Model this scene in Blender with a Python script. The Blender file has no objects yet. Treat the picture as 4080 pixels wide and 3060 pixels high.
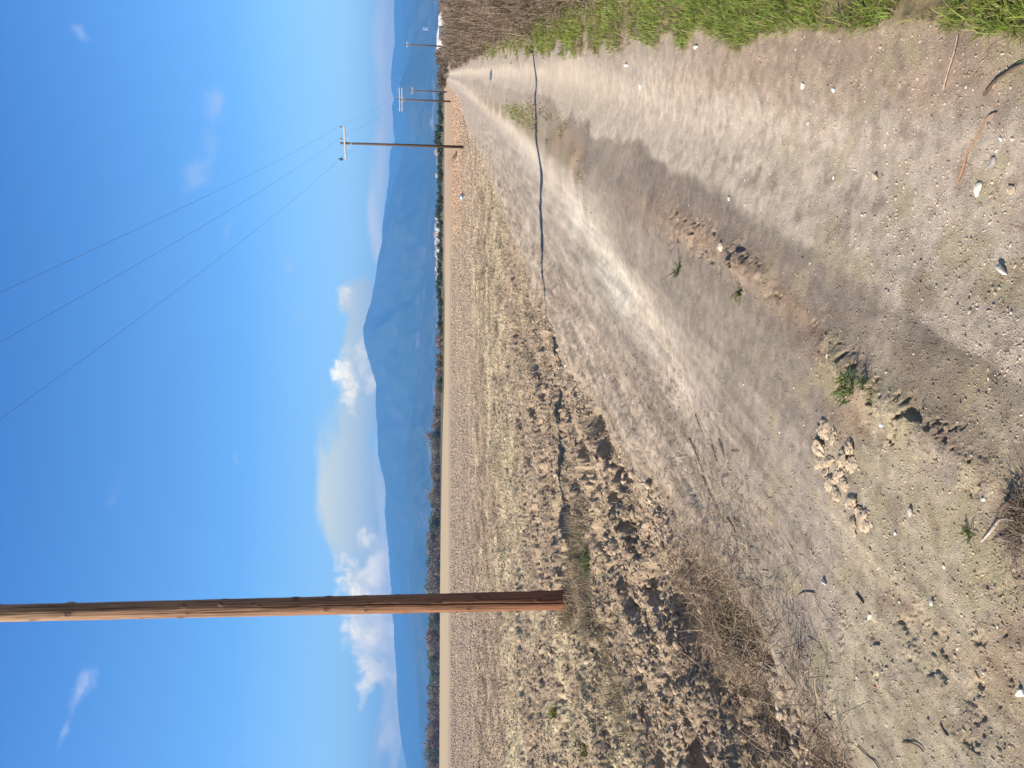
import bpy, math, random
import numpy as np
from mathutils import Matrix, Vector

random.seed(11)
rng = np.random.default_rng(7)
scene = bpy.context.scene
COL = scene.collection
R = math.radians

# ------------------------------------------------------------------ camera constants
F, HC, XH, ROLL = 3030.0, 1.5, 1746.0, 0.0038        # pixels of the 4080 wide photograph, metres, horizon
PITCH = math.atan((2040 - XH) / F)
CP, SP = math.cos(PITCH), math.sin(PITCH)


def ray(px, py):
    """direction seen at photograph pixel (px, py); the photograph lies on its side: its left is up."""
    a = 1530 - py
    b = 2040 - px + a * ROLL
    return a / F, CP + b / F * SP, -SP + b / F * CP


def gp(px, py, h=0.0):
    dx, dy, dz = ray(px, py)
    k = (HC - h) / -dz
    return dx * k, dy * k


def uv(px, py):
    dx, dy, dz = ray(px, py)
    return dx / dy, dz / dy


# ------------------------------------------------------------------ noise
def _h(ix, iy, seed):
    n = (ix.astype(np.int64) * 374761393 + iy.astype(np.int64) * 668265263 + seed * 974711) & 0xFFFFFFFF
    n = ((n ^ (n >> 13)) * 1274126177) & 0xFFFFFFFF
    n = ((n ^ (n >> 16)) * 2246822519) & 0xFFFFFFFF
    return ((n ^ (n >> 15)) & 0xFFFFFF) / float(0xFFFFFF)


def vn(x, y, seed=0):
    fx, fy = np.floor(x), np.floor(y)
    tx, ty = x - fx, y - fy
    tx = tx * tx * tx * (tx * (tx * 6 - 15) + 10)
    ty = ty * ty * ty * (ty * (ty * 6 - 15) + 10)
    a, b = _h(fx, fy, seed), _h(fx + 1, fy, seed)
    c, d = _h(fx, fy + 1, seed), _h(fx + 1, fy + 1, seed)
    return (a + (b - a) * tx + (c - a) * ty + (a - b - c + d) * tx * ty) * 2 - 1


def fbm(x, y, o=4, seed=0, g=.5):
    s, a, n = 0, 1, 0
    for i in range(o):
        c, q = math.cos(i * 1.1), math.sin(i * 1.1)
        s = s + a * vn((x * c - y * q) + 17.3 * i, (x * q + y * c) - 9.1 * i, seed + i)
        n += a
        a *= g
        x, y = x * 2.03, y * 2.03
    return s / n * 1.4


def worley(x, y, seed=0):
    fx, fy = np.floor(x), np.floor(y)
    f1 = np.full(np.shape(x), 9.0)
    idr = np.zeros(np.shape(x))
    for i in (-1, 0, 1):
        for j in (-1, 0, 1):
            cx, cy = fx + i, fy + j
            px = cx + _h(cx, cy, seed)
            py = cy + _h(cx, cy, seed + 51)
            d = np.hypot(px - x, py - y)
            m = d < f1
            f1 = np.where(m, d, f1)
            idr = np.where(m, _h(cx, cy, seed + 97), idr)
    return f1, idr


def ss(a, b, x):
    t = np.clip((x - a) / (b - a), 0, 1)
    return t * t * (3 - 2 * t)


# ------------------------------------------------------------------ road space
AZ = R(22)
SA, CA = math.sin(AZ), math.cos(AZ)


def to_st(X, Y):
    return X * SA + Y * CA, -X * CA + Y * SA


def to_xy(s, t):
    return s * SA - t * CA, s * CA + t * SA


def crv(s, pts):
    p = np.array(pts, float)
    return np.interp(s, p[:, 0], p[:, 1])


RT_L = [(1.7, .66), (2.2, .61), (3, .58), (4, .57), (5.5, .53), (8.5, .44), (11.3, .26), (17.5, .2), (52, .15)]
RT_R = [(1.7, .10), (2.4, .07), (3, .01), (4.7, -.09), (7.5, -.17), (12.6, -.2), (24, -.28), (44, -.35)]
LT = [(3.3, 2.3), (3.85, 2.06), (4.1, 1.93), (4.45, 1.8), (5.1, 1.65), (6.4, 1.58), (8.1, 1.47), (10.8, 1.36), (12.6, 1.24),
      (17, 1.12), (26, .97), (65, .75)]
FE = [(0, 2.5), (2.4, 2.45), (3.6, 2.6), (5.3, 2.85), (9, 3.15), (14, 3.1), (22.7, 2.8), (42, 2.5), (74, 1.5), (160, 1.3), (400, 1.3)]
CT = [(1.5, .95), (2.12, .98), (2.4, .99), (2.83, .9), (3.33, .83), (4.0, .8), (6, .85), (80, .85)]
GE = [(1.5, -.06), (2.1, -.12), (2.5, -.17), (2.75, -.205), (3.5, -.215), (4.0, -.20), (5.9, -.22), (7.6, -.26), (13, -.37), (28, -.68), (60, -.9)]
HOLES = [(3.74, 7.41, .36, .13, .15), (4.21, 6.30, .30, .17, .20), (3.46, 4.58, .28, .12, .16), (3.27, 8.34, .5, .06, .09),
         (5.7, 6.1, .25, .10, .14), (3.48, 3.15, .22, .10, .13), (3.11, 5.75, .35, .06, .10), (5.4, 5.0, .22, .11, .15),
         (4.0, 5.2, .25, .08, .10), (4.6, 3.9, .22, .10, .13), (3.6, 9.7, .5, .08, .09), (4.4, 7.9, .3, .09, .10),
         (3.15, 3.9, .2, .08, .10), (2.95, 6.8, .4, .05, .07), (5.0, 8.6, .25, .09, .09), (4.05, 3.2, .2, .09, .12), (4.7, 5.7, .2, .1, .12)]


def masks(X, Y):
    s, t = to_st(X, Y)
    tn = t + .10 * fbm(s * .9, t * .9, 3, 3) + .05 * fbm(s * 4, t * 4, 2, 5)
    fe = crv(s, FE)
    mf = ss(fe - .35, fe + .45, tn)
    edge = crv(s, GE)
    k = .022 + .013 * np.clip(s, 0, 30)
    mv = ss(edge + .3 * k, edge - k, t + 1.1 * k * fbm(s * 3.2, t * 7, 4, 9))
    return s, t, tn, mf, mv


def height(X, Y):
    s, t, tn, mf, mv = masks(X, Y)
    D = np.hypot(X, Y)
    near = ss(130, 30, D)
    rd = (1 - mf) * (1 - mv)
    tr = .5 * (crv(s, RT_L) + crv(s, RT_R))
    tl = crv(s, LT)
    z = .016 * fbm(X * .8, Y * .8, 3, 21)
    zr = -.045 * np.exp(-((t - tr) / .24) ** 2) - .05 * np.exp(-((t - tl) / .27) ** 2) * ss(3.0, 4.2, s)
    cm = np.exp(-((t - crv(s, CT) - .03 * fbm(s * 2, t * 2, 2, 34)) / (.075 + .10 * ss(3.5, 6, s))) ** 2)
    zr = zr + .022 * cm * (1 + fbm(s * 2.5, t * 2.5, 2, 33))
    rub = cm * ss(6, 4.0, s) * ss(-.65, -.1, fbm(s * 1.7, t * 3, 3, 35)) + .35 * ss(2.6, 2.0, s) * ss(.85, 1.0, t) * ss(-.2, .3, fbm(X * 2.3, Y * 2.3, 4, 66))
    pit = fbm(X * 13, Y * 13, 4, 36, .6)
    zr = zr + rub * (.016 * fbm(X * 9, Y * 9, 5, 37, .65) - .034 * ss(.28, .62, pit))
    zr = zr + .006 * fbm(X * 3.5, Y * 3.5, 3, 23) * near + .014 * fbm(X * 1.7, Y * 1.7, 3, 27) * ss(5, 9, D) * near + .0013 * fbm(X * 34, Y * 34, 3, 24) * ss(6, 3, D)
    # ruts and drag marks running along the track
    zr = zr + .009 * fbm(s * .8, t * 9, 3, 28) * ss(.9, 1.6, t) * near
    litter = ss(1.9, 2.6, tn)
    zr = zr + litter * (.022 * fbm(s * 2.2, t * 5, 3, 29) + .008 * fbm(X * 18, Y * 18, 2, 30)) * near
    # ploughed, clodded field, a little below the track
    wb, ib = worley(X * 9.5 + .6 * fbm(X * 12, Y * 12, 2, 40), Y * 9.5 + .6 * fbm(X * 12, Y * 12, 2, 41), 7)
    wc, ic = worley(X * 22, Y * 22, 8)
    amp = .6 + .4 * ss(18, 8, D)
    zf = (.058 * fbm(X * 2.6, Y * 2.6, 5, 42, .62) + .026 * (1 - 2 * np.abs(fbm(X * 7, Y * 7, 4, 43, .6))) * amp + .02 * np.clip(.75 - wb, 0, 1) * (.2 + ib)
          + .016 * np.clip(.7 - wc, 0, 1) * ic * ss(14, 6, D)) * near
    zf = zf + .05 * fbm(s * .5, t * 2.1, 4, 44) * ss(60, 12, D) + .045 * np.sin(t * 9.5 + 1.2 * fbm(s * .4, t * .4, 2, 46)) * ss(22, 9, D) * ss(7, 3.3, t)
    zf = zf - .13
    hn = .25 * fbm(X * 6, Y * 6, 2, 47)
    for (ht, hs, ls, wt, dp) in HOLES:
        q = np.hypot((s - hs) / ls, (t - ht - .03 * np.sin(s * 9)) / wt) + hn
        zf = zf - dp * ss(1.0, .35, q)
    gap = fbm(s * 1.5, t * 2.6, 4, 48, .6)
    zf = zf - .11 * ss(.22, .62, gap) * ss(26, 12, D)
    zv = .012 + .05 * ss(-.45, -1.2, t) * (1 + fbm(X * 1.3, Y * 1.3, 4, 50)) * near + .02 * fbm(X * 7, Y * 7, 3, 52) * near + .16 * ss(-.5, -2.6, t)
    far = ss(250, 110, D)
    return z + rd * zr + mf * zf * (.25 + .75 * far) + mv * zv * far


def gz(x, y):
    return float(height(np.array([x], float), np.array([y], float))[0])


def hit(px, py):
    """ground point seen at a photograph pixel, on the real relief"""
    h = 0.0
    for _ in range(6):
        x, y = gp(px, py, h)
        h = .5 * h + .5 * gz(x, y)
    x, y = gp(px, py, h)
    return x, y, gz(x, y)


def C(r, g, b):
    return np.array([r, g, b])


def mix(a, b, m):
    return a + (b - a) * m[..., None]


def field_edge(X, Y):
    """distance at which the field ends, by bearing"""
    u = X / np.maximum(Y, 1)
    return crv(u, [(-.9, 800), (-.505, 600), (-.2525, 430), (-.122, 300), (0, 195), (.208, 190), (.373, 205), (.9, 260)])


def albedo(X, Y):
    s, t, tn, mf, mv = masks(X, Y)
    D = np.hypot(X, Y)
    sh = X.shape
    # ---- track
    n1 = fbm(X * .9, Y * .9, 4, 60)
    n2 = fbm(X * 4, Y * 4, 4, 61)
    n3 = fbm(X * 24, Y * 24, 3, 62)
    c = np.broadcast_to(C(.365, .312, .256), sh + (3,)).copy()
    c = mix(c, C(.40, .34, .275), ss(-.2, .7, n1 + .4 * n2))
    pale = C(.50, .43, .345)
    l, r = crv(s, RT_L), crv(s, RT_R)
    e0 = (.12 * fbm(s * .7, t * 1.6, 4, 58) + .07 * fbm(s * 2.2, t * 5, 4, 63)) * (.45 + .55 * ss(3, 7, s))
    w = .09 * fbm(s * .6, t * 2, 4, 57) + .05 * fbm(s * 2.5, t * 6, 3, 59)
    mt = ss(r - .10, r + .08, t + w) * ss(l + .05, l - .05, t + e0)
    c = mix(c, pale, mt * (.55 + .45 * ss(2.4, 4.2, s)))
    tl = crv(s, LT)
    wid = .20 + .06 * ss(4, 9, s)
    ml = np.exp(-((t - tl + .06 * n2) / wid) ** 2) * ss(3.5, 4.6, s)
    white = ml * (ss(9.8, 8.5, s) + .55 * ss(9.5, 11, s) * ss(24, 16, s)) * ss(3.5, 4.4, s)
    c = mix(c, pale, np.clip(ml * 1.3, 0, 1))
    c = mix(c, C(.56, .515, .425), np.clip(white * ss(-.75, .1, n1 + fbm(s * .8, t * 5, 4, 56)) * 1.2, 0, 1))
    # smooth compacted darker flats beside the middle strip
    e1 = (.12 * fbm(s * .7, t * 1.6, 4, 58) + .07 * fbm(s * 2.2, t * 5, 4, 63)) * (.45 + .55 * ss(3, 7, s))
    md = ss(l - .02, l + .06, t + e1) * ss(1.42, 1.30, t + e1) * ss(7.5, 6.0, s + 3 * e1) * ss(2.22, 2.36, s + 2 * e1)
    md = md * (1 - .45 * ss(1.0, 1.1, t + e1))
    md = np.maximum(md, .75 * ss(l - .03, l + .04, t + e1) * ss(1.0, .9, t + e1) * ss(14, 9, s))
    md2 = ss(.62, .66, t + e1) * ss(.98, .92, t + e1) * ss(2.22, 2.12, s + e1)
    md3 = ss(.42, .30, np.abs(t - 1.78 - .8 * (3.06 - s)) + e1) * ss(4.0, 3.4, s) * ss(2.0, 2.3, s)
    c = mix(c, C(.240, .201, .166), np.clip(.95 * md + 1.0 * md2, 0, .95))
    c = mix(c, C(.325, .275, .226), .7 * md3)
    c = mix(c, C(.19, .155, .125), .55 * md2)
    cm = np.exp(-((t - crv(s, CT) - .03 * n1) / (.08 + .08 * ss(3.5, 6, s))) ** 2)
    c = mix(c, C(.32, .235, .165), cm * ss(-.5, .2, n2 + .3) * ss(7, 4, s) * .8)
    mc = np.exp(-((t - .75) / .2) ** 2) * ss(7.5, 8.5, s) * ss(40, 20, s)
    c = mix(c, mix(np.broadcast_to(C(.27, .23, .15), sh + (3,)), C(.32, .235, .165), ss(-.3, .4, fbm(X * 2, Y * 2, 4, 55))), .8 * np.clip(1.3 * mc * ss(-.6, .0, n1 + .6 * n2), 0, .95))
    # reddish margin beside the grass, olive film of moss low in the picture
    c = mix(c, C(.37, .285, .212), ss(.12, -.05, t - .10 * n2) * ss(6.5, 3.5, s) * .85)
    c = mix(c, C(.335, .25, .18), ss(.0, .5, n1 + n2) * ss(3.0, 2.2, s) * ss(.35, -.1, t) * .7)
    moss = ss(2.5, 1.9, s - .25 * n1) * ss(-.35, .45, n1 + .8 * n2) * ss(.55, 1.0, t)
    c = mix(c, C(.40, .345, .245), moss * .8)
    brn = ss(3.0, 2.2, s) * ss(.85, 1.0, t) * ss(1.75, 1.4, t) * ss(-.1, .5, fbm(X * 2.3, Y * 2.3, 4, 66))
    c = mix(c, C(.315, .235, .165), brn * .8)
    sc, tc_ = to_st(*gp(3330, 1890))
    c = mix(c, C(.43, .36, .26), ss(1.0, .6, np.hypot((s - sc + .55 * (t - tc_)) / .12, (t - tc_) / .20) + .3 * n2) * .9)
    # litter-strewn shoulder
    lit = ss(1.8, 2.5, tn) * ss(3.2, 4.2, s)
    c = mix(c, mix(np.broadcast_to(C(.41, .345, .275), sh + (3,)), C(.29, .235, .185), ss(-.1, .5, fbm(s * 2, t * 8, 4, 67))), lit)
    c = c * (1 + .22 * n3 * ss(12, 5, D) + .07 * n2)[..., None]
    c = mix(c, C(.36, .315, .20), .6 * ss(.1, .6, fbm(X * 7, Y * 7, 4, 64)) * ss(4.2, 2.4, s))
    c = mix(c, C(.24, .185, .145), .55 * ss(.25, .75, fbm(X * 11, Y * 11, 4, 65)) * ss(8, 3, D))
    st = fbm(s * 1.3, t * 13, 4, 68)
    sh_ = ss(1.0, 1.7, t) * ss(2.4, 3.4, s) * ss(40, 12, s)
    c = c * (1 + .26 * st * sh_)[..., None]
    # ---- field
    m1 = fbm(X * .25, Y * .25, 4, 70)
    m2 = fbm(X * 2.2, Y * 2.2, 4, 71)
    m3 = fbm(X * 13, Y * 13, 3, 72)
    f = np.broadcast_to(C(.31, .245, .18), sh + (3,)).copy()
    f = mix(f, C(.37, .315, .215), ss(.0, .7, m1 + .6 * m2))
    f = mix(f, C(.335, .265, .19), ss(.0, .6, fbm(X * .6, Y * .6, 4, 74)) * .7)
    f = f * (1 + .28 * m3 * ss(40, 8, D) + .16 * m2 * ss(90, 20, D))[..., None]
    rows = fbm(s * .02 + 3, (Y - .08 * X) * .30, 4, 76)
    f = f * (1 + .26 * rows * ss(14, 35, D) * ss(180, 90, D))[..., None]
    speck = vn(X * 2.2, Y * .9, 77) * ss(12, 25, D) * ss(150, 80, D)
    f = f * (1 + .38 * speck)[..., None]
    mid = ss(28, 45, D) * ss(125, 95, Y + 10 * m1)
    f = mix(f, C(.32, .255, .205), mid * .55)
    tan = ss(92, 118, Y + 14 * fbm(X * .02, Y * .02, 3, 78) + .05 * X)
    f = mix(f, C(.43, .345, .225) * (1 + .06 * fbm(X * .01, Y * .12, 3, 79))[..., None], tan)
    brn = ss(.16, .24, X / np.maximum(Y, 1)) * ss(40, 70, D) * ss(210, 150, D)
    f = mix(f, C(.40, .275, .185), brn * .7)
    c = mix(c, f, mf)
    # ---- verge
    v = np.broadcast_to(C(.20, .165, .095), sh + (3,)).copy()
    v = mix(v, C(.155, .165, .055), ss(-.4, .3, fbm(X * 1.5, Y * 1.5, 4, 80)))
    v = mix(v, C(.235, .18, .13), ss(.1, .6, fbm(X * 2.6, Y * 2.6, 4, 81)))
    v = mix(v, C(.19, .145, .105), ss(9, 14, D) * ss(-.8, -1.3, t))
    v = mix(v, C(.36, .27, .185), ss(45, 80, D))
    c = mix(c, v, mv)
    # ---- beyond the field
    fe = field_edge(X, Y)
    out = ss(fe, fe + 3, Y + 2 * fbm(X * .05, Y * .05, 2, 83))
    o = np.broadcast_to(C(.125, .105, .06), sh + (3,)).copy()
    o = mix(o, C(.30, .22, .17), ss(.10, .16, X / np.maximum(Y, 1)) * ss(300, 230, Y))
    o = mix(o, C(.10, .13, .05), ss(350, 700, D))
    c = mix(c, o, out)
    return np.clip(c, .02, .8)


# ------------------------------------------------------------------ mesh helpers
def tag(o, label=None, cat=None, group=None, kind=None):
    if label: o['label'] = label
    if cat: o['category'] = cat
    if group: o['group'] = group
    if kind: o['kind'] = kind
    return o


def link(name, me, m=None, parent=None):
    o = bpy.data.objects.new(name, me)
    COL.objects.link(o)
    if m: me.materials.append(m)
    if parent: o.parent = parent
    return o


def mesh_np(name, V, Fa, k, col=None, smooth=False):
    """V (n,3), Fa (m,k) -> mesh, optional per-vertex colour"""
    me = bpy.data.meshes.new(name)
    V = np.ascontiguousarray(V, np.float32)
    Fa = np.ascontiguousarray(Fa, np.int32)
    me.vertices.add(len(V))
    me.vertices.foreach_set('co', V.ravel())
    me.loops.add(Fa.size)
    me.loops.foreach_set('vertex_index', Fa.ravel())
    me.polygons.add(len(Fa))
    me.polygons.foreach_set('loop_start', np.arange(len(Fa), dtype=np.int32) * k)
    try:
        me.polygons.foreach_set('loop_total', np.full(len(Fa), k, np.int32))
    except Exception:
        pass
    if smooth:
        me.polygons.foreach_set('use_smooth', np.ones(len(Fa), bool))
    if col is not None:
        a = me.attributes.new('albedo', 'FLOAT_COLOR', 'POINT')
        c4 = np.ones((len(V), 4), np.float32)
        c4[:, :3] = col
        a.data.foreach_set('color', c4.ravel())
    me.update(calc_edges=True)
    return me


class MB:
    """collects boxes, tubes and lathes and links them as ONE mesh object"""

    def __init__(s):
        s.v, s.f = [], []

    def box(s, c, d, rz=0, taper=1.0):
        ca, sa = math.cos(rz), math.sin(rz)
        n = len(s.v)
        for z in (-1, 1):
            k = taper if z > 0 else 1
            for x, y in ((-1, -1), (1, -1), (1, 1), (-1, 1)):
                a, b = x * d[0] / 2 * k, y * d[1] / 2 * k
                s.v.append((c[0] + a * ca - b * sa, c[1] + a * sa + b * ca, c[2] + z * d[2] / 2))
        for q in ((0, 3, 2, 1), (4, 5, 6, 7), (0, 1, 5, 4), (1, 2, 6, 5), (2, 3, 7, 6), (3, 0, 4, 7)):
            s.f.append(tuple(n + i for i in q))

    def tube(s, pts, rad, seg=8, cap=True):
        pts = [Vector(p) for p in pts]
        rad = rad if hasattr(rad, '__len__') else [rad] * len(pts)
        up = Vector((0, 0, 1))
        rings = []
        for i, p in enumerate(pts):
            d = (pts[min(i + 1, len(pts) - 1)] - pts[max(i - 1, 0)]).normalized()
            ref = up if abs(d.z) < .9 else Vector((1, 0, 0))
            a = d.cross(ref).normalized()
            b = d.cross(a).normalized()
            n = len(s.v)
            for j in range(seg):
                th = 2 * math.pi * j / seg
                q = p + (a * math.cos(th) + b * math.sin(th)) * rad[i]
                s.v.append(tuple(q))
            rings.append(n)
        for i in range(len(rings) - 1):
            for j in range(seg):
                k = (j + 1) % seg
                s.f.append((rings[i] + j, rings[i] + k, rings[i + 1] + k, rings[i + 1] + j))
        if cap:
            s.f.append(tuple(rings[0] + j for j in reversed(range(seg))))
            s.f.append(tuple(rings[-1] + j for j in range(seg)))

    def lathe(s, c, prof, seg=12):
        n = len(s.v)
        for r, z in prof:
            for j in range(seg):
                th = 2 * math.pi * j / seg
                s.v.append((c[0] + r * math.cos(th), c[1] + r * math.sin(th), c[2] + z))
        for i in range(len(prof) - 1):
            for j in range(seg):
                k = (j + 1) % seg
                a, b = n + i * seg, n + (i + 1) * seg
                s.f.append((a + j, a + k, b + k, b + j))
        s.f.append(tuple(n + j for j in reversed(range(seg))))
        s.f.append(tuple(n + (len(prof) - 1) * seg + j for j in range(seg)))

    def mesh(s, name, smooth=False):
        me = bpy.data.meshes.new(name)
        me.from_pydata(s.v, [], s.f)
        if smooth:
            for p in me.polygons: p.use_smooth = True
        me.update()
        return me

    def build(s, name, m, parent=None, smooth=False):
        return link(name, s.mesh(name, smooth), m, parent)


# ------------------------------------------------------------------ materials
def nmat(name, rough=.9, spec=.2):
    m = bpy.data.materials.new(name)
    m.use_nodes = True
    nt = m.node_tree
    b = nt.nodes['Principled BSDF']
    b.inputs['Roughness'].default_value = rough
    b.inputs['Specular IOR Level'].default_value = spec
    return m, nt, b


def N(nt, typ, **kw):
    n = nt.nodes.new(typ)
    for k, v in kw.items():
        if k.startswith('i_'):
            n.inputs[k[2:].replace('_', ' ')].default_value = v
        else:
            setattr(n, k, v)
    return n


def noise(nt, scale, detail=4, rough=.55, vec=None):
    n = nt.nodes.new('ShaderNodeTexNoise')
    n.inputs['Scale'].default_value = scale
    n.inputs['Detail'].default_value = detail
    n.inputs['Roughness'].default_value = rough
    if vec: nt.links.new(vec, n.inputs['Vector'])
    return n


def ramp(nt, fac, stops):
    r = nt.nodes.new('ShaderNodeValToRGB')
    e = r.color_ramp.elements
    while len(e) < len(stops): e.new(.5)
    for el, (p, c) in zip(e, stops):
        el.position = p
        el.color = (*c, 1) if len(c) == 3 else c
    nt.links.new(fac, r.inputs['Fac'])
    return r


def attr_mat(name, rough=.95, spec=.1, fine=90, fineamt=.35, bump=0.0, bscale=120, transl=0.0):
    """surface colour from the mesh's own per-point albedo, broken by fine procedural noise and bump"""
    m, nt, b = nmat(name, rough, spec)
    L = nt.links
    a = N(nt, 'ShaderNodeAttribute', attribute_name='albedo')
    geo = N(nt, 'ShaderNodeNewGeometry')
    n = noise(nt, fine, 5, .65, geo.outputs['Position'])
    mr = N(nt, 'ShaderNodeMapRange')
    mr.inputs['From Min'].default_value = .25
    mr.inputs['From Max'].default_value = .75
    mr.inputs['To Min'].default_value = 1 - fineamt
    mr.inputs['To Max'].default_value = 1 + fineamt
    L.new(n.outputs['Fac'], mr.inputs['Value'])
    vm = N(nt, 'ShaderNodeVectorMath', operation='SCALE')
    L.new(a.outputs['Color'], vm.inputs[0])
    L.new(mr.outputs['Result'], vm.inputs['Scale'])
    L.new(vm.outputs['Vector'], b.inputs['Base Color'])
    if bump:
        n2 = noise(nt, bscale, 6, .7, geo.outputs['Position'])
        bp = N(nt, 'ShaderNodeBump')
        bp.inputs['Strength'].default_value = 1
        bp.inputs['Distance'].default_value = bump
        L.new(n2.outputs['Fac'], bp.inputs['Height'])
        L.new(bp.outputs['Normal'], b.inputs['Normal'])
    if transl:
        tr = N(nt, 'ShaderNodeBsdfTranslucent')
        L.new(vm.outputs['Vector'], tr.inputs['Color'])
        ms = N(nt, 'ShaderNodeMixShader')
        ms.inputs['Fac'].default_value = transl
        out = nt.nodes['Material Output']
        L.new(b.outputs['BSDF'], ms.inputs[1])
        L.new(tr.outputs['BSDF'], ms.inputs[2])
        L.new(ms.outputs['Shader'], out.inputs['Surface'])
    return m


def flat_mat(name, col, rough=.8, var=.2, scale=20, spec=.2, bump=0):
    m, nt, b = nmat(name, rough, spec)
    tc = N(nt, 'ShaderNodeTexCoord')
    n = noise(nt, scale, 5, .6, tc.outputs['Object'])
    lo = tuple(c * (1 - var) for c in col)
    hi = tuple(min(1, c * (1 + var)) for c in col)
    r = ramp(nt, n.outputs['Fac'], [(.3, lo), (.7, hi)])
    nt.links.new(r.outputs['Color'], b.inputs['Base Color'])
    if bump:
        bp = N(nt, 'ShaderNodeBump')
        bp.inputs['Distance'].default_value = bump
        nt.links.new(n.outputs['Fac'], bp.inputs['Height'])
        nt.links.new(bp.outputs['Normal'], b.inputs['Normal'])
    return m


M_ROAD = attr_mat('dirt', .95, .08, 190, .42, .0065, 240)
M_FIELD = attr_mat('tilled_soil', .97, .05, 60, .35, .012, 60)
M_VERGE = attr_mat('verge_soil', .97, .05, 80, .3, .008, 90)
M_CLOD = attr_mat('clod', .97, .05, 60, .3, .006, 90)
M_STRAW = attr_mat('dry_straw', .8, .15, 40, .15, 0, 1, .15)
M_GRASS = attr_mat('grass_blade', .55, .3, 30, .2, 0, 1, .35)
M_TWIG = attr_mat('dead_twig', .9, .1, 30, .2)
M_LEAF = attr_mat('foliage', .7, .2, 3, .25, 0, 1, .2)

# ------------------------------------------------------------------ ground sheet (one continuous surface, split by what it is)
ring = [0.0]
d = .5
while d < 12000:
    ring.append(d)
    step = max(.0030, min(d * d / 1140 * .75, .0075 * d if d < 30 else (.007 * d if d < 150 else .03 * d)))
    if d < 1.5: step = .04
    d += step
ring = np.array(ring + [12000.0])
a0 = R(33)
ang = np.concatenate([np.linspace(-math.pi, -a0, 80)[:-1], np.linspace(-a0, a0, 1050), np.linspace(a0, math.pi, 80)[1:]])
nr, na = len(ring), len(ang)
RR, AA = np.meshgrid(ring, ang, indexing='ij')
GX, GY = (RR * np.sin(AA)).ravel(), (RR * np.cos(AA)).ravel()
GZ = height(GX, GY)
GC = albedo(GX, GY)
V = np.stack([GX, GY, GZ], 1)
i, j = np.meshgrid(np.arange(nr - 1), np.arange(na - 1), indexing='ij')
q = (i * na + j).ravel()
FA = np.stack([q, q + 1, q + na + 1, q + na], 1)[:, ::-1]
cx, cy = V[FA, 0].mean(1), V[FA, 1].mean(1)
_s, _t, _tn, _mf, _mv = masks(cx, cy)
reg = np.where(_mf > .5, 1, np.where(_mv > .5, 2, 0))
reg = np.where(cy > field_edge(cx, cy), 3, reg)
reg = np.where((reg == 0) & (np.hypot(cx, cy) > 260), 1, reg)
for k, (nm, m) in enumerate([('dirt_road', M_ROAD), ('field', M_FIELD), ('roadside_ground', M_VERGE), ('plain_terrain', M_VERGE)]):
    f = FA[reg == k]
    u, inv = np.unique(f.ravel(), return_inverse=True)
    tag(link(nm, mesh_np(nm, V[u], inv.reshape(-1, 4), 4, GC[u], True), m), kind='structure')
print('ground', nr, na, nr * na)


# ------------------------------------------------------------------ scatter helpers
def ico(sub=0):
    p = (1 + 5 ** .5) / 2
    v = np.array([(-1, p, 0), (1, p, 0), (-1, -p, 0), (1, -p, 0), (0, -1, p), (0, 1, p), (0, -1, -p), (0, 1, -p), (p, 0, -1), (p, 0, 1),
                  (-p, 0, -1), (-p, 0, 1)], float)
    v /= np.linalg.norm(v[0])
    f = [(0, 11, 5), (0, 5, 1), (0, 1, 7), (0, 7, 10), (0, 10, 11), (1, 5, 9), (5, 11, 4), (11, 10, 2), (10, 7, 6), (7, 1, 8), (3, 9, 4), (3, 4, 2),
         (3, 2, 6), (3, 6, 8), (3, 8, 9), (4, 9, 5), (2, 4, 11), (6, 2, 10), (8, 6, 7), (9, 8, 1)]
    for _ in range(sub):
        v = list(map(tuple, v))
        cache, nf = {}, []

        def mid(a, b):
            k = (min(a, b), max(a, b))
            if k not in cache:
                w = np.array(v[a]) + np.array(v[b])
                v.append(tuple(w / np.linalg.norm(w)))
                cache[k] = len(v) - 1
            return cache[k]
        for a, b, c in f:
            x, y, z = mid(a, b), mid(b, c), mid(c, a)
            nf += [(a, x, z), (b, y, x), (c, z, y), (x, y, z)]
        f = nf
        v = np.array(v)
    return np.array(v), np.array(f)


def scatter(variants, pos, size, col, name, mat, squash=.7, smooth=False):
    """merge many small copies into ONE mesh (for what nobody could count)"""
    Vs, Fs, Cs, off = [], [], [], 0
    which = rng.integers(0, len(variants), len(pos))
    for k, (bv, bf) in enumerate(variants):
        idx = np.where(which == k)[0]
        n = len(idx)
        if not n: continue
        th = rng.uniform(0, 2 * math.pi, n)
        sx, sy = size[idx] * rng.uniform(.7, 1.3, n), size[idx] * rng.uniform(.7, 1.3, n)
        sz = size[idx] * squash * rng.uniform(.7, 1.25, n)
        x, y = bv[None, :, 0] * sx[:, None], bv[None, :, 1] * sy[:, None]
        z = bv[None, :, 2] * sz[:, None]
        tl = rng.normal(0, .35, n)[:, None]
        x, z = x * np.cos(tl) - z * np.sin(tl), x * np.sin(tl) + z * np.cos(tl)
        c, s_ = np.cos(th)[:, None], np.sin(th)[:, None]
        P = np.stack([x * c - y * s_ + pos[idx, 0:1], x * s_ + y * c + pos[idx, 1:2], z + pos[idx, 2:3]], 2)
        Vs.append(P.reshape(-1, 3))
        Fs.append((bf[None] + (np.arange(n) * len(bv))[:, None, None] + off).reshape(-1, 3))
        Cs.append(np.repeat(col[idx], len(bv), 0))
        off += n * len(bv)
    me = mesh_np(name, np.concatenate(Vs), np.concatenate(Fs), 3, np.concatenate(Cs), smooth)
    return link(name, me, mat)


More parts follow.
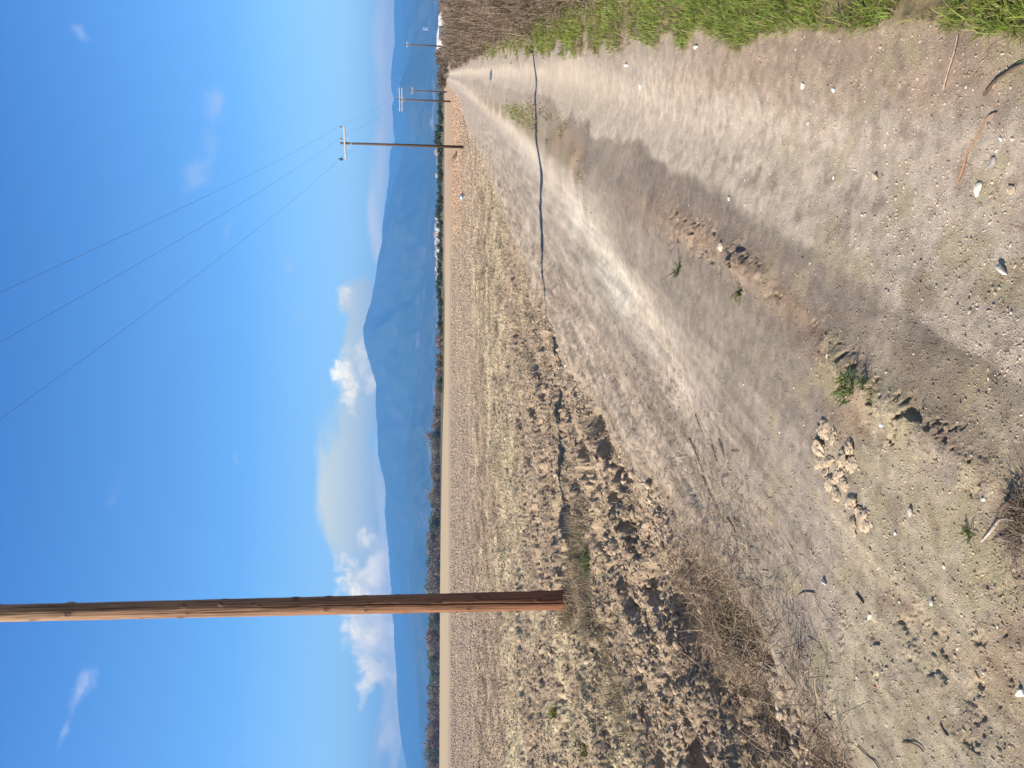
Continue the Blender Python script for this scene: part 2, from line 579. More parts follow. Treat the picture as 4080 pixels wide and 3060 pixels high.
def ribbons(P0, az, el, ln, wd, bend, col, nseg=3, twist=None, droop=None):
    """curved tapering ribbons (blades, straws, twigs); returns V, F, C arrays"""
    n = len(P0)
    k = nseg + 1
    tt = np.linspace(0, 1, k)
    side = np.stack([-np.sin(az), np.cos(az), np.zeros(n)], 1)
    tw = rng.uniform(-.6, .6, n) if twist is None else twist
    pts = np.zeros((n, k, 3))
    pts[:, 0] = P0
    e = el.copy()
    a = az.copy()
    cv = rng.normal(0, .25, n) if droop is None else droop
    for j in range(1, k):
        dirv = np.stack([np.cos(a) * np.cos(e), np.sin(a) * np.cos(e), np.sin(e)], 1)
        pts[:, j] = pts[:, j - 1] + dirv * (ln / nseg)[:, None]
        e = e - bend / nseg
        a = a + cv / nseg
    sd = side * np.cos(tw)[:, None]
    sd[:, 2] = np.sin(tw)
    w = (wd / 2)[:, None] * (1 - .8 * tt[None] ** 1.5)
    A = pts + sd[:, None] * w[..., None]
    B = pts - sd[:, None] * w[..., None]
    Vv = np.stack([A, B], 2).reshape(n, k * 2, 3)
    f = np.array([(2 * j, 2 * j + 1, 2 * j + 3, 2 * j + 2) for j in range(nseg)])
    Ff = (f[None] + (np.arange(n) * k * 2)[:, None, None]).reshape(-1, 4)
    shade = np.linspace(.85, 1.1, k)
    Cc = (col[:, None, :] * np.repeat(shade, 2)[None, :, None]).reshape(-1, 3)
    return Vv.reshape(-1, 3), Ff, Cc


def rib_obj(name, m, parts):
    Vs, Fs, Cs, off = [], [], [], 0
    for v, f, c in parts:
        Vs.append(v); Fs.append(f + off); Cs.append(c)
        off += len(v)
    return link(name, mesh_np(name, np.concatenate(Vs), np.concatenate(Fs), 4, np.concatenate(Cs)), m)


def fan(n, d0, d1, a=31, pw=1.0):
    """positions in front of the camera, denser near"""
    th = rng.uniform(R(-a), R(a), n)
    q = rng.uniform(0, 1, n)
    D = d0 * (d1 / d0) ** (q ** pw)
    return D * np.sin(th), D * np.cos(th), D


def jit(c, n, amt=.15, hue=.06):
    c = np.asarray(c, float)
    k = 1 + rng.normal(0, amt, (n, 1))
    return np.clip(c * k * (1 + rng.normal(0, hue, (n, 3))), .015, .85)


lumps = []
for q in range(9):
    v, f = ico(1 if q < 3 else 0)
    v = v * (1 + .30 * fbm(v[:, 0] * 1.4 + q * 5, v[:, 1] * 1.4 + v[:, 2] * 2, 2, q)[:, None] + rng.normal(0, .16, (len(v), 1)))
    v = v * np.array([1.25, .8, 1])
    lumps.append((v, f))

# soil clods of the field
x, y, D = fan(150000, 2.6, 95, 32, 1.0)
s_, t_, tn_, mf_, mv_ = masks(x, y)
keep = (mf_ > .35) & (rng.uniform(0, 1, len(x)) < .35 + .65 * ss(-.3, .4, fbm(x * .9, y * .9, 3, 90))) & (rng.uniform(0, 1, len(x)) < mf_)
x, y, D = x[keep], y[keep], D[keep]
sz = np.maximum(rng.lognormal(math.log(.0085), .6, len(x)), .00095 * D * rng.uniform(.6, 1.4, len(x)))
sz = np.minimum(sz, .03 + .0012 * D)
col = albedo(x, y) * 1.12 * (1 + rng.normal(0, .14, (len(x), 1)))
tag(scatter(lumps, np.stack([x, y, height(x, y) + sz * .22], 1), sz, np.clip(col, .03, .7), 'soil_clods', M_CLOD), kind='stuff',
    label='crumbled tan soil clods covering the ploughed field', cat='soil')

# gravel crumbs on the track
x, y, D = fan(95000, 1.5, 12, 30, 1.0)
s_, t_, tn_, mf_, mv_ = masks(x, y)
dens = .3 + .7 * ss(3.6, 2.2, s_) + .7 * np.exp(-((t_ - crv(s_, CT)) / .12) ** 2) * ss(7, 4, s_) + .5 * ss(2.0, 2.5, tn_) + .35 * ss(.3, .0, t_)
keep = (mf_ < .6) & (mv_ < .7) & (rng.uniform(0, 1, len(x)) < dens)
x, y, D = x[keep], y[keep], D[keep]
sz = np.maximum(rng.lognormal(math.log(.0016), .55, len(x)), .00040 * D)
sz = np.minimum(sz, .0058)
col = albedo(x, y) * (1.05 + rng.normal(0, .2, (len(x), 1)))
lite = rng.uniform(0, 1, len(x)) < .04
col[lite] = jit((.56, .52, .45), int(lite.sum()), .12, .04)
tag(scatter(lumps, np.stack([x, y, height(x, y) + sz * .15], 1), sz, np.clip(col, .03, .75), 'gravel', M_CLOD, .6), kind='stuff',
    label='fine gravel and crumbs of earth on the dirt track', cat='gravel')

# straw and stubble
x, y, D = fan(170000, 2.6, 36, 32, 1.0)
s_, t_, tn_, mf_, mv_ = masks(x, y)
shoulder = ss(1.5, 2.4, tn_) * ss(2.4, 3.2, s_) * .9
keep = (rng.uniform(0, 1, len(x)) < np.maximum(mf_, shoulder)) & (rng.uniform(0, 1, len(x)) < .3 + .7 * ss(-.4, .5, fbm(x * .8, y * .8, 3, 92)))
x, y, D, s_, t_, mf_ = x[keep], y[keep], D[keep], s_[keep], t_[keep], mf_[keep]
n = len(x)
along = math.pi / 2 - AZ
az = np.where(rng.uniform(0, 1, n) < .45, along + rng.normal(0, .5, n) + math.pi * rng.integers(0, 2, n), rng.uniform(0, 2 * math.pi, n))
el = np.clip(rng.normal(.12, .28, n), -.1, 1.3) * (mf_ * .8 + .2)
ln = rng.lognormal(math.log(.055), .5, n)
wd = np.maximum(rng.uniform(.0015, .004, n), .00055 * D)
col = jit((.44, .36, .26), n, .22)
dk = rng.uniform(0, 1, n) < .28
col[dk] = jit((.16, .12, .09), int(dk.sum()), .2)
P = np.stack([x, y, height(x, y) + .006 + rng.uniform(0, .02, n) * mf_], 1)
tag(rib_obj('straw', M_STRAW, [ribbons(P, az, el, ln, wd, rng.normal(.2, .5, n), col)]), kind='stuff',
    label='broken dry straw and stubble strewn over the field edge', cat='straw')

# tangle of dead stalks at the near field edge
n = 12000
s_ = rng.uniform(1.9, 4.6, n)
t_ = crv(s_, FE) + rng.normal(.18, .26, n) + .25 * ss(3.2, 4.6, s_)
dens = ss(4.6, 3.0, s_) * ss(-.5, .3, fbm(s_ * 1.6, t_ * 1.6, 3, 95) + .25)
k = rng.uniform(0, 1, n) < dens
s_, t_ = s_[k], t_[k]
n = len(s_)
x, y = to_xy(s_, t_)
az = rng.uniform(0, 2 * math.pi, n)
el = np.clip(rng.normal(.25, .3, n), -.05, 1.2)
ln = rng.lognormal(math.log(.10), .5, n)
col = jit((.26, .20, .145), n, .3)
dk = rng.uniform(0, 1, n) < .4
col[dk] = jit((.12, .09, .065), int(dk.sum()), .2)
P = np.stack([x, y, height(x, y) + rng.uniform(0, .05, n)], 1)
tag(rib_obj('dead_stalks', M_TWIG, [ribbons(P, az, el, ln, rng.uniform(.002, .0045, n), rng.normal(.5, .7, n), col)]), kind='stuff',
    label='matted dark dead stalks along the near edge of the field', cat='dead stalks')

# wispy grey grass round and beside the foot of the near pole
n = 6500
path = np.array([(7.35, 4.75), (7.05, 5.15), (6.62, 5.25), (5.9, 5.2), (5.2, 5.1), (4.7, 5.0)])
q = rng.uniform(0, 1, n) ** 1.25 * (len(path) - 1)
i0 = np.minimum(q.astype(int), len(path) - 2)
fr = (q - i0)[:, None]
ctr = path[i0] * (1 - fr) + path[i0 + 1] * fr
spread = np.where(q < 2.2, .26, .17)[:, None] * rng.uniform(.4, 1.5, (n, 1))
st = ctr + rng.normal(0, 1, (n, 2)) * spread
pf = to_st(*gp(2262, 2389, -.1))
m_ = 1300
a_ = rng.uniform(0, 2 * math.pi, m_)
r_ = .12 + np.abs(rng.normal(0, .16, m_))
st[:m_] = np.stack([pf[0] - .12 + r_ * np.cos(a_), pf[1] - .06 + r_ * np.sin(a_)], 1)
x, y = to_xy(st[:, 0], st[:, 1])
az = rng.uniform(0, 2 * math.pi, n)
el = np.clip(rng.normal(1.0, .35, n), .1, 1.5)
ln = rng.uniform(.06, .24, n) * np.where(q < 2.2, 1.0, .7)
col = jit((.255, .212, .145), n, .3)
P = np.stack([x, y, height(x, y)], 1)
tag(rib_obj('dry_grass', M_STRAW, [ribbons(P, az, el, ln, rng.uniform(.003, .006, n), rng.uniform(.6, 2.2, n), col, 4)]), kind='stuff',
    label='wispy grey-green dry grass round the foot of the near pole', cat='dry grass')

# green grass of the right-hand verge
x, y, D = fan(520000, 1.7, 30, 34, .8)
s_, t_, tn_, mf_, mv_ = masks(x, y)
patch = fbm(x * 1.5, y * 1.5, 4, 80) + .5 * fbm(x * 6, y * 6, 2, 98)
g = ss(-1.0, -.45, patch) * ss(1.2, .6, fbm(x * 2.6, y * 2.6, 4, 81) - .6 * ss(5, 3.5, s_)) * ss(.12, .85, mv_ + .2 * patch) * ss(.03, .25, mv_) * ss(-2.6, -1.7, t_ + .03 * D)
g = g * np.where(s_ > 8, ss(-1.6, -.7, t_), 1)
mid = np.exp(-((t_ - .62) / .13) ** 2) * np.exp(-((s_ - 15.5) / 2.2) ** 2) * .9 + np.exp(-((t_ - .45) / .1) ** 2) * np.exp(-((s_ - 33) / 4.) ** 2) * .5
keep = rng.uniform(0, 1, len(x)) < np.maximum(g, mid)
x, y, D, t_, s_ = x[keep], y[keep], D[keep], t_[keep], s_[keep]
n = len(x)
print('grass', n)
az = rng.uniform(0, 2 * math.pi, n)
el = np.clip(rng.normal(.95, .35, n), .1, 1.5)
ln = rng.uniform(.022, .065, n) * (1 + .6 * ss(-.45, -1.2, t_)) * (1 + .5 * ss(5, 12, D))
wd = np.maximum(rng.uniform(.002, .0042, n), .0008 * D)
col = jit((.20, .275, .045), n, .28, .08)
br = rng.uniform(0, 1, n) < .10
col[br] = jit((.27, .20, .12), int(br.sum()), .25)
yl = rng.uniform(0, 1, n) < .18 + .35 * ss(.9, .3, mv_[keep])
col[yl] = jit((.31, .29, .11), int(yl.sum()), .2)
P = np.stack([x, y, height(x, y)], 1)
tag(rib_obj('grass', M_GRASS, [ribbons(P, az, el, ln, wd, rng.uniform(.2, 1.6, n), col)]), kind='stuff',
    label='short bright green grass along the right edge of the track', cat='grass')

# dry and half-green tufts of the strip between the wheel tracks
n = 9000
s_ = rng.uniform(6.8, 14.0, n)
t_ = .74 - .012 * (s_ - 7) + rng.normal(0, .15, n)
k = rng.uniform(0, 1, n) < ss(-.3, .3, fbm(s_ * 1.1, t_ * 3, 3, 99)) * ss(6.6, 7.4, s_) * .9
s_, t_ = s_[k], t_[k]
n = len(s_)
x, y = to_xy(s_, t_)
D = np.hypot(x, y)
col = jit((.30, .25, .15), n, .25)
gr = rng.uniform(0, 1, n) < .35
col[gr] = jit((.17, .18, .06), int(gr.sum()), .2)
rd = rng.uniform(0, 1, n) < .2
col[rd] = jit((.28, .17, .10), int(rd.sum()), .2)
P = np.stack([x, y, height(x, y)], 1)
tag(rib_obj('strip_weeds', M_STRAW, [ribbons(P, rng.uniform(0, 6.28, n), np.clip(rng.normal(.5, .4, n), .05, 1.5), rng.uniform(.02, .07, n), np.maximum(.003, .0007 * D),
    rng.uniform(.2, 1.6, n), col)]), kind='stuff', label='low dry olive weeds on the strip between the wheel tracks', cat='weeds')

# dead grey-brown brush behind the grass
parts = []
nb = 760
bs = 6.3 * (95 / 6.3) ** rng.uniform(0, 1, nb)
bt = -.95 - rng.uniform(0, 1, nb) ** 1.4 * (2.2 + .16 * bs) - .1
bx, by = to_xy(bs, bt)
bh = (.34 + .62 * ss(-.9, -2.6, bt)) * rng.uniform(.75, 1.15, nb) * ss(4.8, 8.2, bs - .8 * (bt + 1))
bh = np.maximum(bh, .15)
cnt = 150
bi = np.repeat(np.arange(nb), cnt)
n = len(bi)
DB = np.hypot(bx, by)[bi]
rad = .42 + .15 * bh[bi]
th = rng.uniform(0, 2 * math.pi, n)
rr = np.sqrt(rng.uniform(0, 1, n)) * rad
px, py = bx[bi] + rr * np.cos(th), by[bi] + rr * np.sin(th)
el = np.clip(rng.normal(.85, .45, n), -.2, 1.5)
ln = bh[bi] * rng.uniform(.5, 1.25, n)
P = np.stack([px, py, height(px, py) + rng.uniform(0, .45, n) * bh[bi]], 1)
col = jit((.205, .162, .120), n, .28, .03)
dk = rng.uniform(0, 1, n) < .25
col[dk] = jit((.12, .088, .062), int(dk.sum()), .2)
wd = np.maximum(rng.uniform(.004, .009, n), .0007 * DB)
parts.append(ribbons(P, rng.uniform(0, 2 * math.pi, n), el, ln, wd, rng.normal(.9, .8, n), col, 4))
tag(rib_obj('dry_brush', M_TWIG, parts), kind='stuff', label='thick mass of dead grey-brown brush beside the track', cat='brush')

# low weeds seen as flecks beyond: sparse pale stubble of the far roadside
# ------------------------------------------------------------------ poles and wires
def wood(name, lo, hi, top, zmax):
    m, nt, b = nmat(name, .75, .25)
    L = nt.links
    tc = N(nt, 'ShaderNodeTexCoord')
    mp = N(nt, 'ShaderNodeMapping')
    mp.inputs['Scale'].default_value = (34, 34, 1.1)
    L.new(tc.outputs['Object'], mp.inputs['Vector'])
    n1 = noise(nt, 1.6, 8, .65, mp.outputs['Vector'])
    n2 = noise(nt, 1.3, 4, .6, tc.outputs['Object'])
    sx = N(nt, 'ShaderNodeSeparateXYZ')
    L.new(tc.outputs['Object'], sx.inputs['Vector'])
    mr = N(nt, 'ShaderNodeMapRange')
    mr.inputs['From Max'].default_value = zmax
    L.new(sx.outputs['Z'], mr.inputs['Value'])
    rA = ramp(nt, n1.outputs['Fac'], [(.30, tuple(c * .30 for c in lo)), (.46, lo), (.72, hi)])
    rB = ramp(nt, n1.outputs['Fac'], [(.30, tuple(c * .28 for c in top)), (.46, tuple(c * .8 for c in top)), (.7, tuple(c * 1.25 for c in top))])
    mx = N(nt, 'ShaderNodeMix', data_type='RGBA')
    ad = N(nt, 'ShaderNodeMath', operation='MULTIPLY_ADD')
    L.new(n2.outputs['Fac'], ad.inputs[0])
    ad.inputs[1].default_value = .5
    ad.inputs[2].default_value = -.25
    ad2 = N(nt, 'ShaderNodeMath', operation='ADD', use_clamp=True)
    L.new(ad.outputs[0], ad2.inputs[0])
    L.new(mr.outputs['Result'], ad2.inputs[1])
    L.new(ad2.outputs[0], mx.inputs['Factor'])
    L.new(rA.outputs['Color'], mx.inputs[6])
    L.new(rB.outputs['Color'], mx.inputs[7])
    da = N(nt, 'ShaderNodeAttribute', attribute_name='dark')
    m3 = N(nt, 'ShaderNodeMix', data_type='RGBA')
    L.new(da.outputs['Fac'], m3.inputs['Factor'])
    L.new(mx.outputs[2], m3.inputs[6])
    m3.inputs[7].default_value = (.045, .025, .018, 1)
    L.new(m3.outputs[2], b.inputs['Base Color'])
    bp = N(nt, 'ShaderNodeBump')
    bp.inputs['Distance'].default_value = .010
    L.new(n1.outputs['Fac'], bp.inputs['Height'])
    L.new(bp.outputs['Normal'], b.inputs['Normal'])
    return m


M_POLE = wood('treated_pine', (.205, .085, .044), (.30, .138, .074), (.375, .245, .15), 7.0)
M_POLE2 = wood('old_pine', (.09, .05, .035), (.14, .08, .055), (.10, .075, .065), 7.0)
M_CROSS = flat_mat('galvanised_steel', (.50, .48, .47), .5, .12, 12)
M_INS = flat_mat('dark_glass_insulator', (.03, .045, .06), .25, .3, 12, .5)
M_INS2 = flat_mat('pale_insulator', (.25, .27, .29), .3, .2, 12, .5)
M_WIRE = flat_mat('aluminium_wire', (.20, .22, .27), .5, .1, 3)

P1 = hit(2262, 2389)
P2 = (14.95, 48.1)
LD = Vector((P2[0] - P1[0], P2[1] - P1[1], 0)).normalized()
LN = Vector((LD.y, -LD.x, 0))


def insulator(c, m, parent, k=1.0):
    b = MB()
    b.lathe((c[0], c[1], c[2]), [(.012 * k, 0), (.012 * k, .08 * k), (.05 * k, .085 * k), (.065 * k, .11 * k), (.045 * k, .13 * k), (.06 * k, .15 * k),
                                (.035 * k, .2 * k), (.03 * k, .24 * k)], 10)
    return b.build('insulator', m, parent, True)


def arm(root, z, off, half, m, rz, n_arm=1, dz=.0):
    """a crossarm of angle steel bolted to the shaft"""
    b = MB()
    ca, sa = math.cos(rz), math.sin(rz)
    c = (off * ca + .11 * sa, off * sa - .11 * ca, z)
    b.box(c, (half * 2, .07, .09), rz)
    b.box((c[0] - .04 * sa, c[1] + .04 * ca, z - .05), (half * 2, .012, .03), rz)
    for s_ in (-1, 1):
        b.tube([(off * ca + s_ * .45 * ca + .1 * sa, off * sa + s_ * .45 * sa - .1 * ca, z - .04), (.09 * sa, -.09 * ca, z - .45)], .016, 6)
    return b.build('crossarm', m, root)


# the near pole: turned, knotty, split trunk
def near_pole():
    root = bpy.data.objects.new('utility_pole', None)
    COL.objects.link(root)
    root.location = (P1[0], P1[1], P1[2] - .05)
    tag(root, 'thick reddish-brown wooden utility pole standing close at the field edge', 'utility pole', 'utility poles along the track')
    H, seg, nz = 11.2, 128, 900
    zz = np.linspace(0, H, nz)
    tt = np.linspace(0, 2 * math.pi, seg, endpoint=False)
    Z, T = np.meshgrid(zz, tt, indexing='ij')
    rad = .113 - .0028 * Z + .012 * np.exp(-Z / .25)
    rad = rad + .0035 * fbm(T * 1.3 + 7, Z * .8, 3, 101) + .0012 * fbm(np.sin(T) * 4, Z * 5 + np.cos(T) * 4, 3, 103)
    rad = rad + .0016 * vn(np.cos(T) * 18, Z * .9 + np.sin(T) * 18, 105)
    dark = np.zeros_like(Z)
    cam = math.atan2(-P1[1], -P1[0])            # the side that faces the track
    # splits along the grain
    for (z0, z1, c0, c1, w, dp) in [(2.2, 4.0, .03, -.05, .035, .022), (.0, 2.9, -.30, .02, .045, .03), (1.2, 2.4, -.05, .08, .02, .012),
                                    (4.6, 6.6, .3, .22, .03, .012), (6.0, 8.0, -.1, -.16, .03, .012), (3.4, 5.2, -.45, -.4, .03, .010)]:
        cc = cam + c0 + (c1 - c0) * (Z - z0) / (z1 - z0) + .03 * vn(Z * 3, Z * 0 + z0, 107)
        dth = (T - cc + math.pi) % (2 * math.pi) - math.pi
        env = ss(z0 - .02, z0 + .35, Z) * ss(z1, z1 - .35, Z) if z0 > 0 else ss(z1, z1 - .5, Z)
        rad = rad - dp * env * np.exp(-(dth / w) ** 2)
        dark = np.maximum(dark, .75 * env * np.exp(-(dth / (w * .8)) ** 2))
    # knots in whorls
    r2 = np.random.default_rng(5)
    for zk in np.arange(.35, H, .42):
        for q in range(3):
            th, zc = r2.uniform(0, 2 * math.pi), zk + r2.uniform(-.06, .06)
            dth = ((T - th + math.pi) % (2 * math.pi) - math.pi) * .11
            kk = r2.uniform(.7, 1.25)
            rr = np.hypot(dth / (.026 * kk), (Z - zc) / (.04 * kk))
            rad = rad + .012 * kk * np.exp(-rr ** 2) - .012 * np.exp(-(rr / .4) ** 2)
            dark = np.maximum(dark, r2.uniform(.45, .9) * np.exp(-(rr / .75) ** 2))
    VV = np.stack([rad * np.cos(T), rad * np.sin(T), Z], 2).reshape(-1, 3)
    i, j = np.meshgrid(np.arange(nz - 1), np.arange(seg), indexing='ij')
    k = (j + 1) % seg
    FF = np.stack([i * seg + j, i * seg + k, (i + 1) * seg + k, (i + 1) * seg + j], 2).reshape(-1, 4)
    dark = np.clip(dark + .3 * ss(.1, .6, fbm(T * 2.2, Z * .7, 4, 109)) + .45 * ss(.25, .55, fbm(np.cos(T) * 9 + 3, Z * .9 + np.sin(T) * 9, 4, 111)), 0, .92)
    me = mesh_np('shaft', VV, FF, 4, None, True)
    at = me.attributes.new('dark', 'FLOAT', 'POINT')
    at.data.foreach_set('value', dark.ravel().astype(np.float32))
    link('shaft', me, M_POLE, root)
    rz = math.atan2(LN.y, LN.x)
    arm(root, 10.86, .05, 1.4, M_CROSS, rz)
    for off in (1.3, .32, -1.18):
        insulator((LN.x * off + .11 * math.sin(rz), LN.y * off - .11 * math.cos(rz), 10.89), M_INS, root)
    return root


near_pole()


def far_pole(x, y, h, r, label, arms, ins, tilt=0, half=1.0, mi=None):
    root = bpy.data.objects.new('utility_pole', None)
    COL.objects.link(root)
    root.location = (x, y, gz(x, y) - .05)
    root.rotation_euler = (0, tilt, 0)
    tag(root, label, 'utility pole', 'utility poles along the track')
    b = MB()
    b.tube([(0, 0, 0), (0, 0, h * .5), (0, 0, h)], [r, r * .86, r * .7], 14)
    b.build('shaft', M_POLE2, root, True)
    rz = math.atan2(LN.y, LN.x)
    for z in arms:
        arm(root, z, 0, half, M_CROSS, rz)
    for off, z, k, dark in ins:
        insulator((LN.x * off + .11 * math.sin(rz), LN.y * off - .11 * math.cos(rz), z), M_INS if dark else M_INS2, root, k)
    return root


far_pole(14.95, 48.1, 7.75, .092, 'slim dark wooden pole with one pale crossarm and three insulators, second along the line', [7.48],
         [(-.95, 7.53, 1.5, True), (.25, 7.53, 1.1, False), (.95, 7.53, 1.1, False)], R(-.1))
far_pole(40.7, 110, 7.7, .13, 'distant pole with two pale crossarms, third along the line', [7.0, 7.35],
         [(-1.3, 7.4, 1.3, False), (.3, 7.4, 1.3, False), (1.3, 7.4, 1.3, False)], 0, 1.6)
far_pole(60.0, 157, 7.5, .15, 'thin bare-topped pole just right of the twin-armed pole', [7.2], [(-.6, 7.25, 1.2, False), (.6, 7.25, 1.2, False)], 0, .7)
far_pole(64.5, 146, 7.9, .15, 'dark pole rising out of the brush to the right of the track', [7.6], [(0, 7.65, 1.2, True)], 0, .5)

Z1 = P1[2] - .05
ends = [((1.3, 10.9 + .2), (.95, 7.7), (1.3, 7.55), (.6, 7.4)), ((.32, 10.9 + .2), (.25, 7.7), (.3, 7.55), (0, 7.4)),
        ((-1.18, 10.9 + .2), (-.95, 7.7), (-1.3, 7.55), (-.6, 7.4))]
for e, lab in zip(ends, ['rightmost of the three thin wires slanting down to the second pole', 'middle of the three thin wires slanting down to the second pole',
                         'leftmost of the three thin wires slanting down to the second pole']):
    sup = []
    for (px, py), (off, z) in zip([(P1[0], P1[1]), P2, (40.7, 110), (60.0, 157)], e):
        sup.append(Vector((px + LN.x * off, py + LN.y * off, z)))
    pts = []
    for a, b_, sag in zip(sup[:-1], sup[1:], (.5, .8, .6)):
        for q in range(24):
            u = q / 24
            p = a.lerp(b_, u)
            p.z -= 4 * sag * u * (1 - u)
            pts.append(p)
    pts.append(sup[-1])
    b = MB()
    b.tube(pts, .004, 6)
    tag(b.build('power_line', M_WIRE, None, True), lab, 'wire', 'overhead wires between the poles')

# ------------------------------------------------------------------ trees, hedge and bushes far off
def leaf_cloud(n, blobs, lw, col, amt=.3, seed=0):
    """crown of many leaf cards through the volume of a few lobes"""
    r = np.random.default_rng(seed)
    w = np.array([b[3] ** 2 for b in blobs]); w = w / w.sum()
    bi = r.choice(len(blobs), n, p=w)
    B = np.array(blobs)[bi]
    d = r.normal(0, 1, (n, 3)); d /= np.linalg.norm(d, axis=1)[:, None]
    rr = r.uniform(.35, 1, n) ** .6
    P = B[:, :3] + d * (B[:, 3] * rr)[:, None] * np.array([1, 1, .85])
    a = r.normal(0, 1, (n, 3)); a /= np.linalg.norm(a, axis=1)[:, None]
    b = np.cross(a, r.normal(0, 1, (n, 3))); b /= np.linalg.norm(b, axis=1)[:, None]
    sz = lw * r.uniform(.5, 1.4, n)[:, None]
    Vv = np.stack([P - a * sz, P + b * sz * .55, P + a * sz, P - b * sz * .55], 1).reshape(-1, 3)
    Ff = np.arange(n * 4).reshape(-1, 4)
    c = np.asarray(col, float)[None] * (1 + r.normal(0, amt, (n, 1))) * (1 + r.normal(0, .07, (n, 3)))
    c = c * (.75 + .5 * r.uniform(0, 1, len(blobs)))[bi][:, None]
    return Vv, Ff, np.repeat(np.clip(c, .01, .6), 4, 0)


def crown_mesh(name, n, nb, w, h, z0, lw, col, seed):
    r = np.random.default_rng(seed)
    bl = []
    for q in range(nb):
        k = r.uniform(.22, .42)
        bl.append((r.uniform(-1, 1) * w * .5, r.uniform(-1, 1) * w * .35, z0 + h * r.uniform(.15, .78), k * min(w, h)))
    v, f, c = leaf_cloud(n, bl, lw, col, .3, seed)
    return mesh_np(name, v, f, 4, c)


def trunk_mesh(name, h, r0, seed, limbs=5):
    r = random.Random(seed)
    b = MB()
    b.tube([(0, 0, -.3), (r.uniform(-.1, .1), 0, h * .5), (r.uniform(-.2, .2), r.uniform(-.1, .1), h)], [r0, r0 * .75, r0 * .45], 8)
    for q in range(limbs):
        a = r.uniform(0, 6.28)
        z = h * r.uniform(.5, .95)
        e = (math.cos(a) * h * .6, math.sin(a) * h * .6, z + h * r.uniform(.3, .8))
        b.tube([(0, 0, z), (e[0] * .5, e[1] * .5, z + (e[2] - z) * .6), e], [r0 * .4, r0 * .25, r0 * .1], 6)
    return b.mesh(name, True)


M_BARK = flat_mat('bark', (.11, .085, .065), .9, .3, 4)
KIND = {
    'brown': ((.27, .20, .14), 'half-bare brown tree in the wood beyond the left of the field'),
    'grey': ((.23, .205, .155), 'grey-olive leafless tree in the wood beyond the left of the field'),
    'green': ((.13, .145, .07), 'dull green tree in the wood beyond the left of the field'),
}
protos = {}
for kn, (c, lab) in KIND.items():
    protos[kn] = [(crown_mesh('crown', 1500, 9, 9, 7.2, 0.6, .36, c, 300 + q + 10 * len(kn)), trunk_mesh('trunk', 3.2, .2, q)) for q in range(3)]


def plant_tree(name, crown, trunk, x, y, sc, rz, label, cat, group, mc=None):
    root = bpy.data.objects.new(name, None)
    COL.objects.link(root)
    root.location = (x, y, gz(x, y))
    root.scale = sc
    root.rotation_euler = (0, 0, rz)
    tag(root, label, cat, group)
    c = link('crown', crown, None if crown.materials else M_LEAF, root)
    if trunk:
        link('trunk', trunk, None if trunk.materials else M_BARK, root)
    return root


SKY = [(1530, 1737), (1560, 1732), (1620, 1727), (1690, 1722), (1740, 1712), (1800, 1718), (1860, 1716), (1940, 1721), (1980, 1708), (2050, 1717),
       (2120, 1703), (2180, 1702), (2230, 1698), (2270, 1712), (2320, 1692), (2400, 1700), (2460, 1705), (2560, 1700), (2620, 1703), (2690, 1711),
       (2750, 1700), (2815, 1703), (2870, 1700), (2960, 1693), (3030, 1702), (3100, 1700)]
SKY = np.array(SKY, float)
kinds = ['brown', 'grey', 'green', 'grey', 'brown', 'grey', 'grey', 'green', 'brown', 'grey']
py = 1500.0
q = 0
while py < 3130:
    Dt = 470 + rng.uniform(-22, 30)
    u, _ = uv(1745, py)
    top = np.interp(py, SKY[:, 0], SKY[:, 1])
    vv = uv(top, py)[1]
    h = max(2.5, vv * Dt + HC - .1)
    kn = kinds[q % len(kinds)] if not 2590 < py < 2740 else 'green'
    cr, tr = protos[kn][q % 3]
    wsc = rng.uniform(.85, 1.25) * (.6 + .4 * h / 7.5)
    lab, cat = KIND[kn][1], 'tree'
    plant_tree('woodland_tree', cr, tr, u * Dt, Dt, (wsc, wsc, h / 7.3), rng.uniform(0, 6), lab, cat, 'trees of the wood beyond the field: ' + kn)
    py += rng.uniform(17, 32) * (.7 + .3 * h / 7.5)
    q += 1

for kk, (px, topx, lab) in enumerate([(1744, 1686, 'tall thin grey bare tree rising above the low wood, beyond the middle of the field'),
                                      (1978, 1698, 'tall brown bare tree standing proud of the wood, left of the pointed mountain')]):
    Dt = 455
    u, _ = uv(1745, px)
    h = uv(topx, px)[1] * Dt + HC
    cr = crown_mesh('crown', 420, 7, 6.5, 6.5, 1.0, .32, (.26, .22, .19) if kk == 0 else (.28, .19, .13), 500 + kk)
    plant_tree('bare_tree', cr, protos['grey'][0][1], u * Dt, Dt, (1, 1, h / 7.3), 1.0, lab, 'tree', None)

# brown scrub that fills the foot of the wood
n = 15000
pyy = rng.uniform(1520, 3140, n)
uu = np.array([uv(1745, p)[0] for p in pyy])
Dt = rng.uniform(455, 500, n)
P = np.stack([uu * Dt, Dt, rng.uniform(0, 1, n) ** 1.6 * 3.4 * (.5 + .5 * ss(1650, 1800, pyy))], 1)
a_ = rng.normal(0, 1, (n, 3)); a_ /= np.linalg.norm(a_, axis=1)[:, None]
b_ = np.cross(a_, rng.normal(0, 1, (n, 3))); b_ /= np.linalg.norm(b_, axis=1)[:, None]
sz = rng.uniform(.25, .7, (n, 1))
Vv = np.stack([P - a_ * sz, P + b_ * sz * .6, P + a_ * sz, P - b_ * sz * .6], 1).reshape(-1, 3)
cc = np.repeat(jit((.17, .125, .085), n, .3), 4, 0)
tag(link('undergrowth', mesh_np('undergrowth', Vv, np.arange(n * 4).reshape(-1, 4), 4, cc), M_LEAF), kind='stuff',
    label='brown scrub filling the foot of the wood beyond the field', cat='undergrowth')

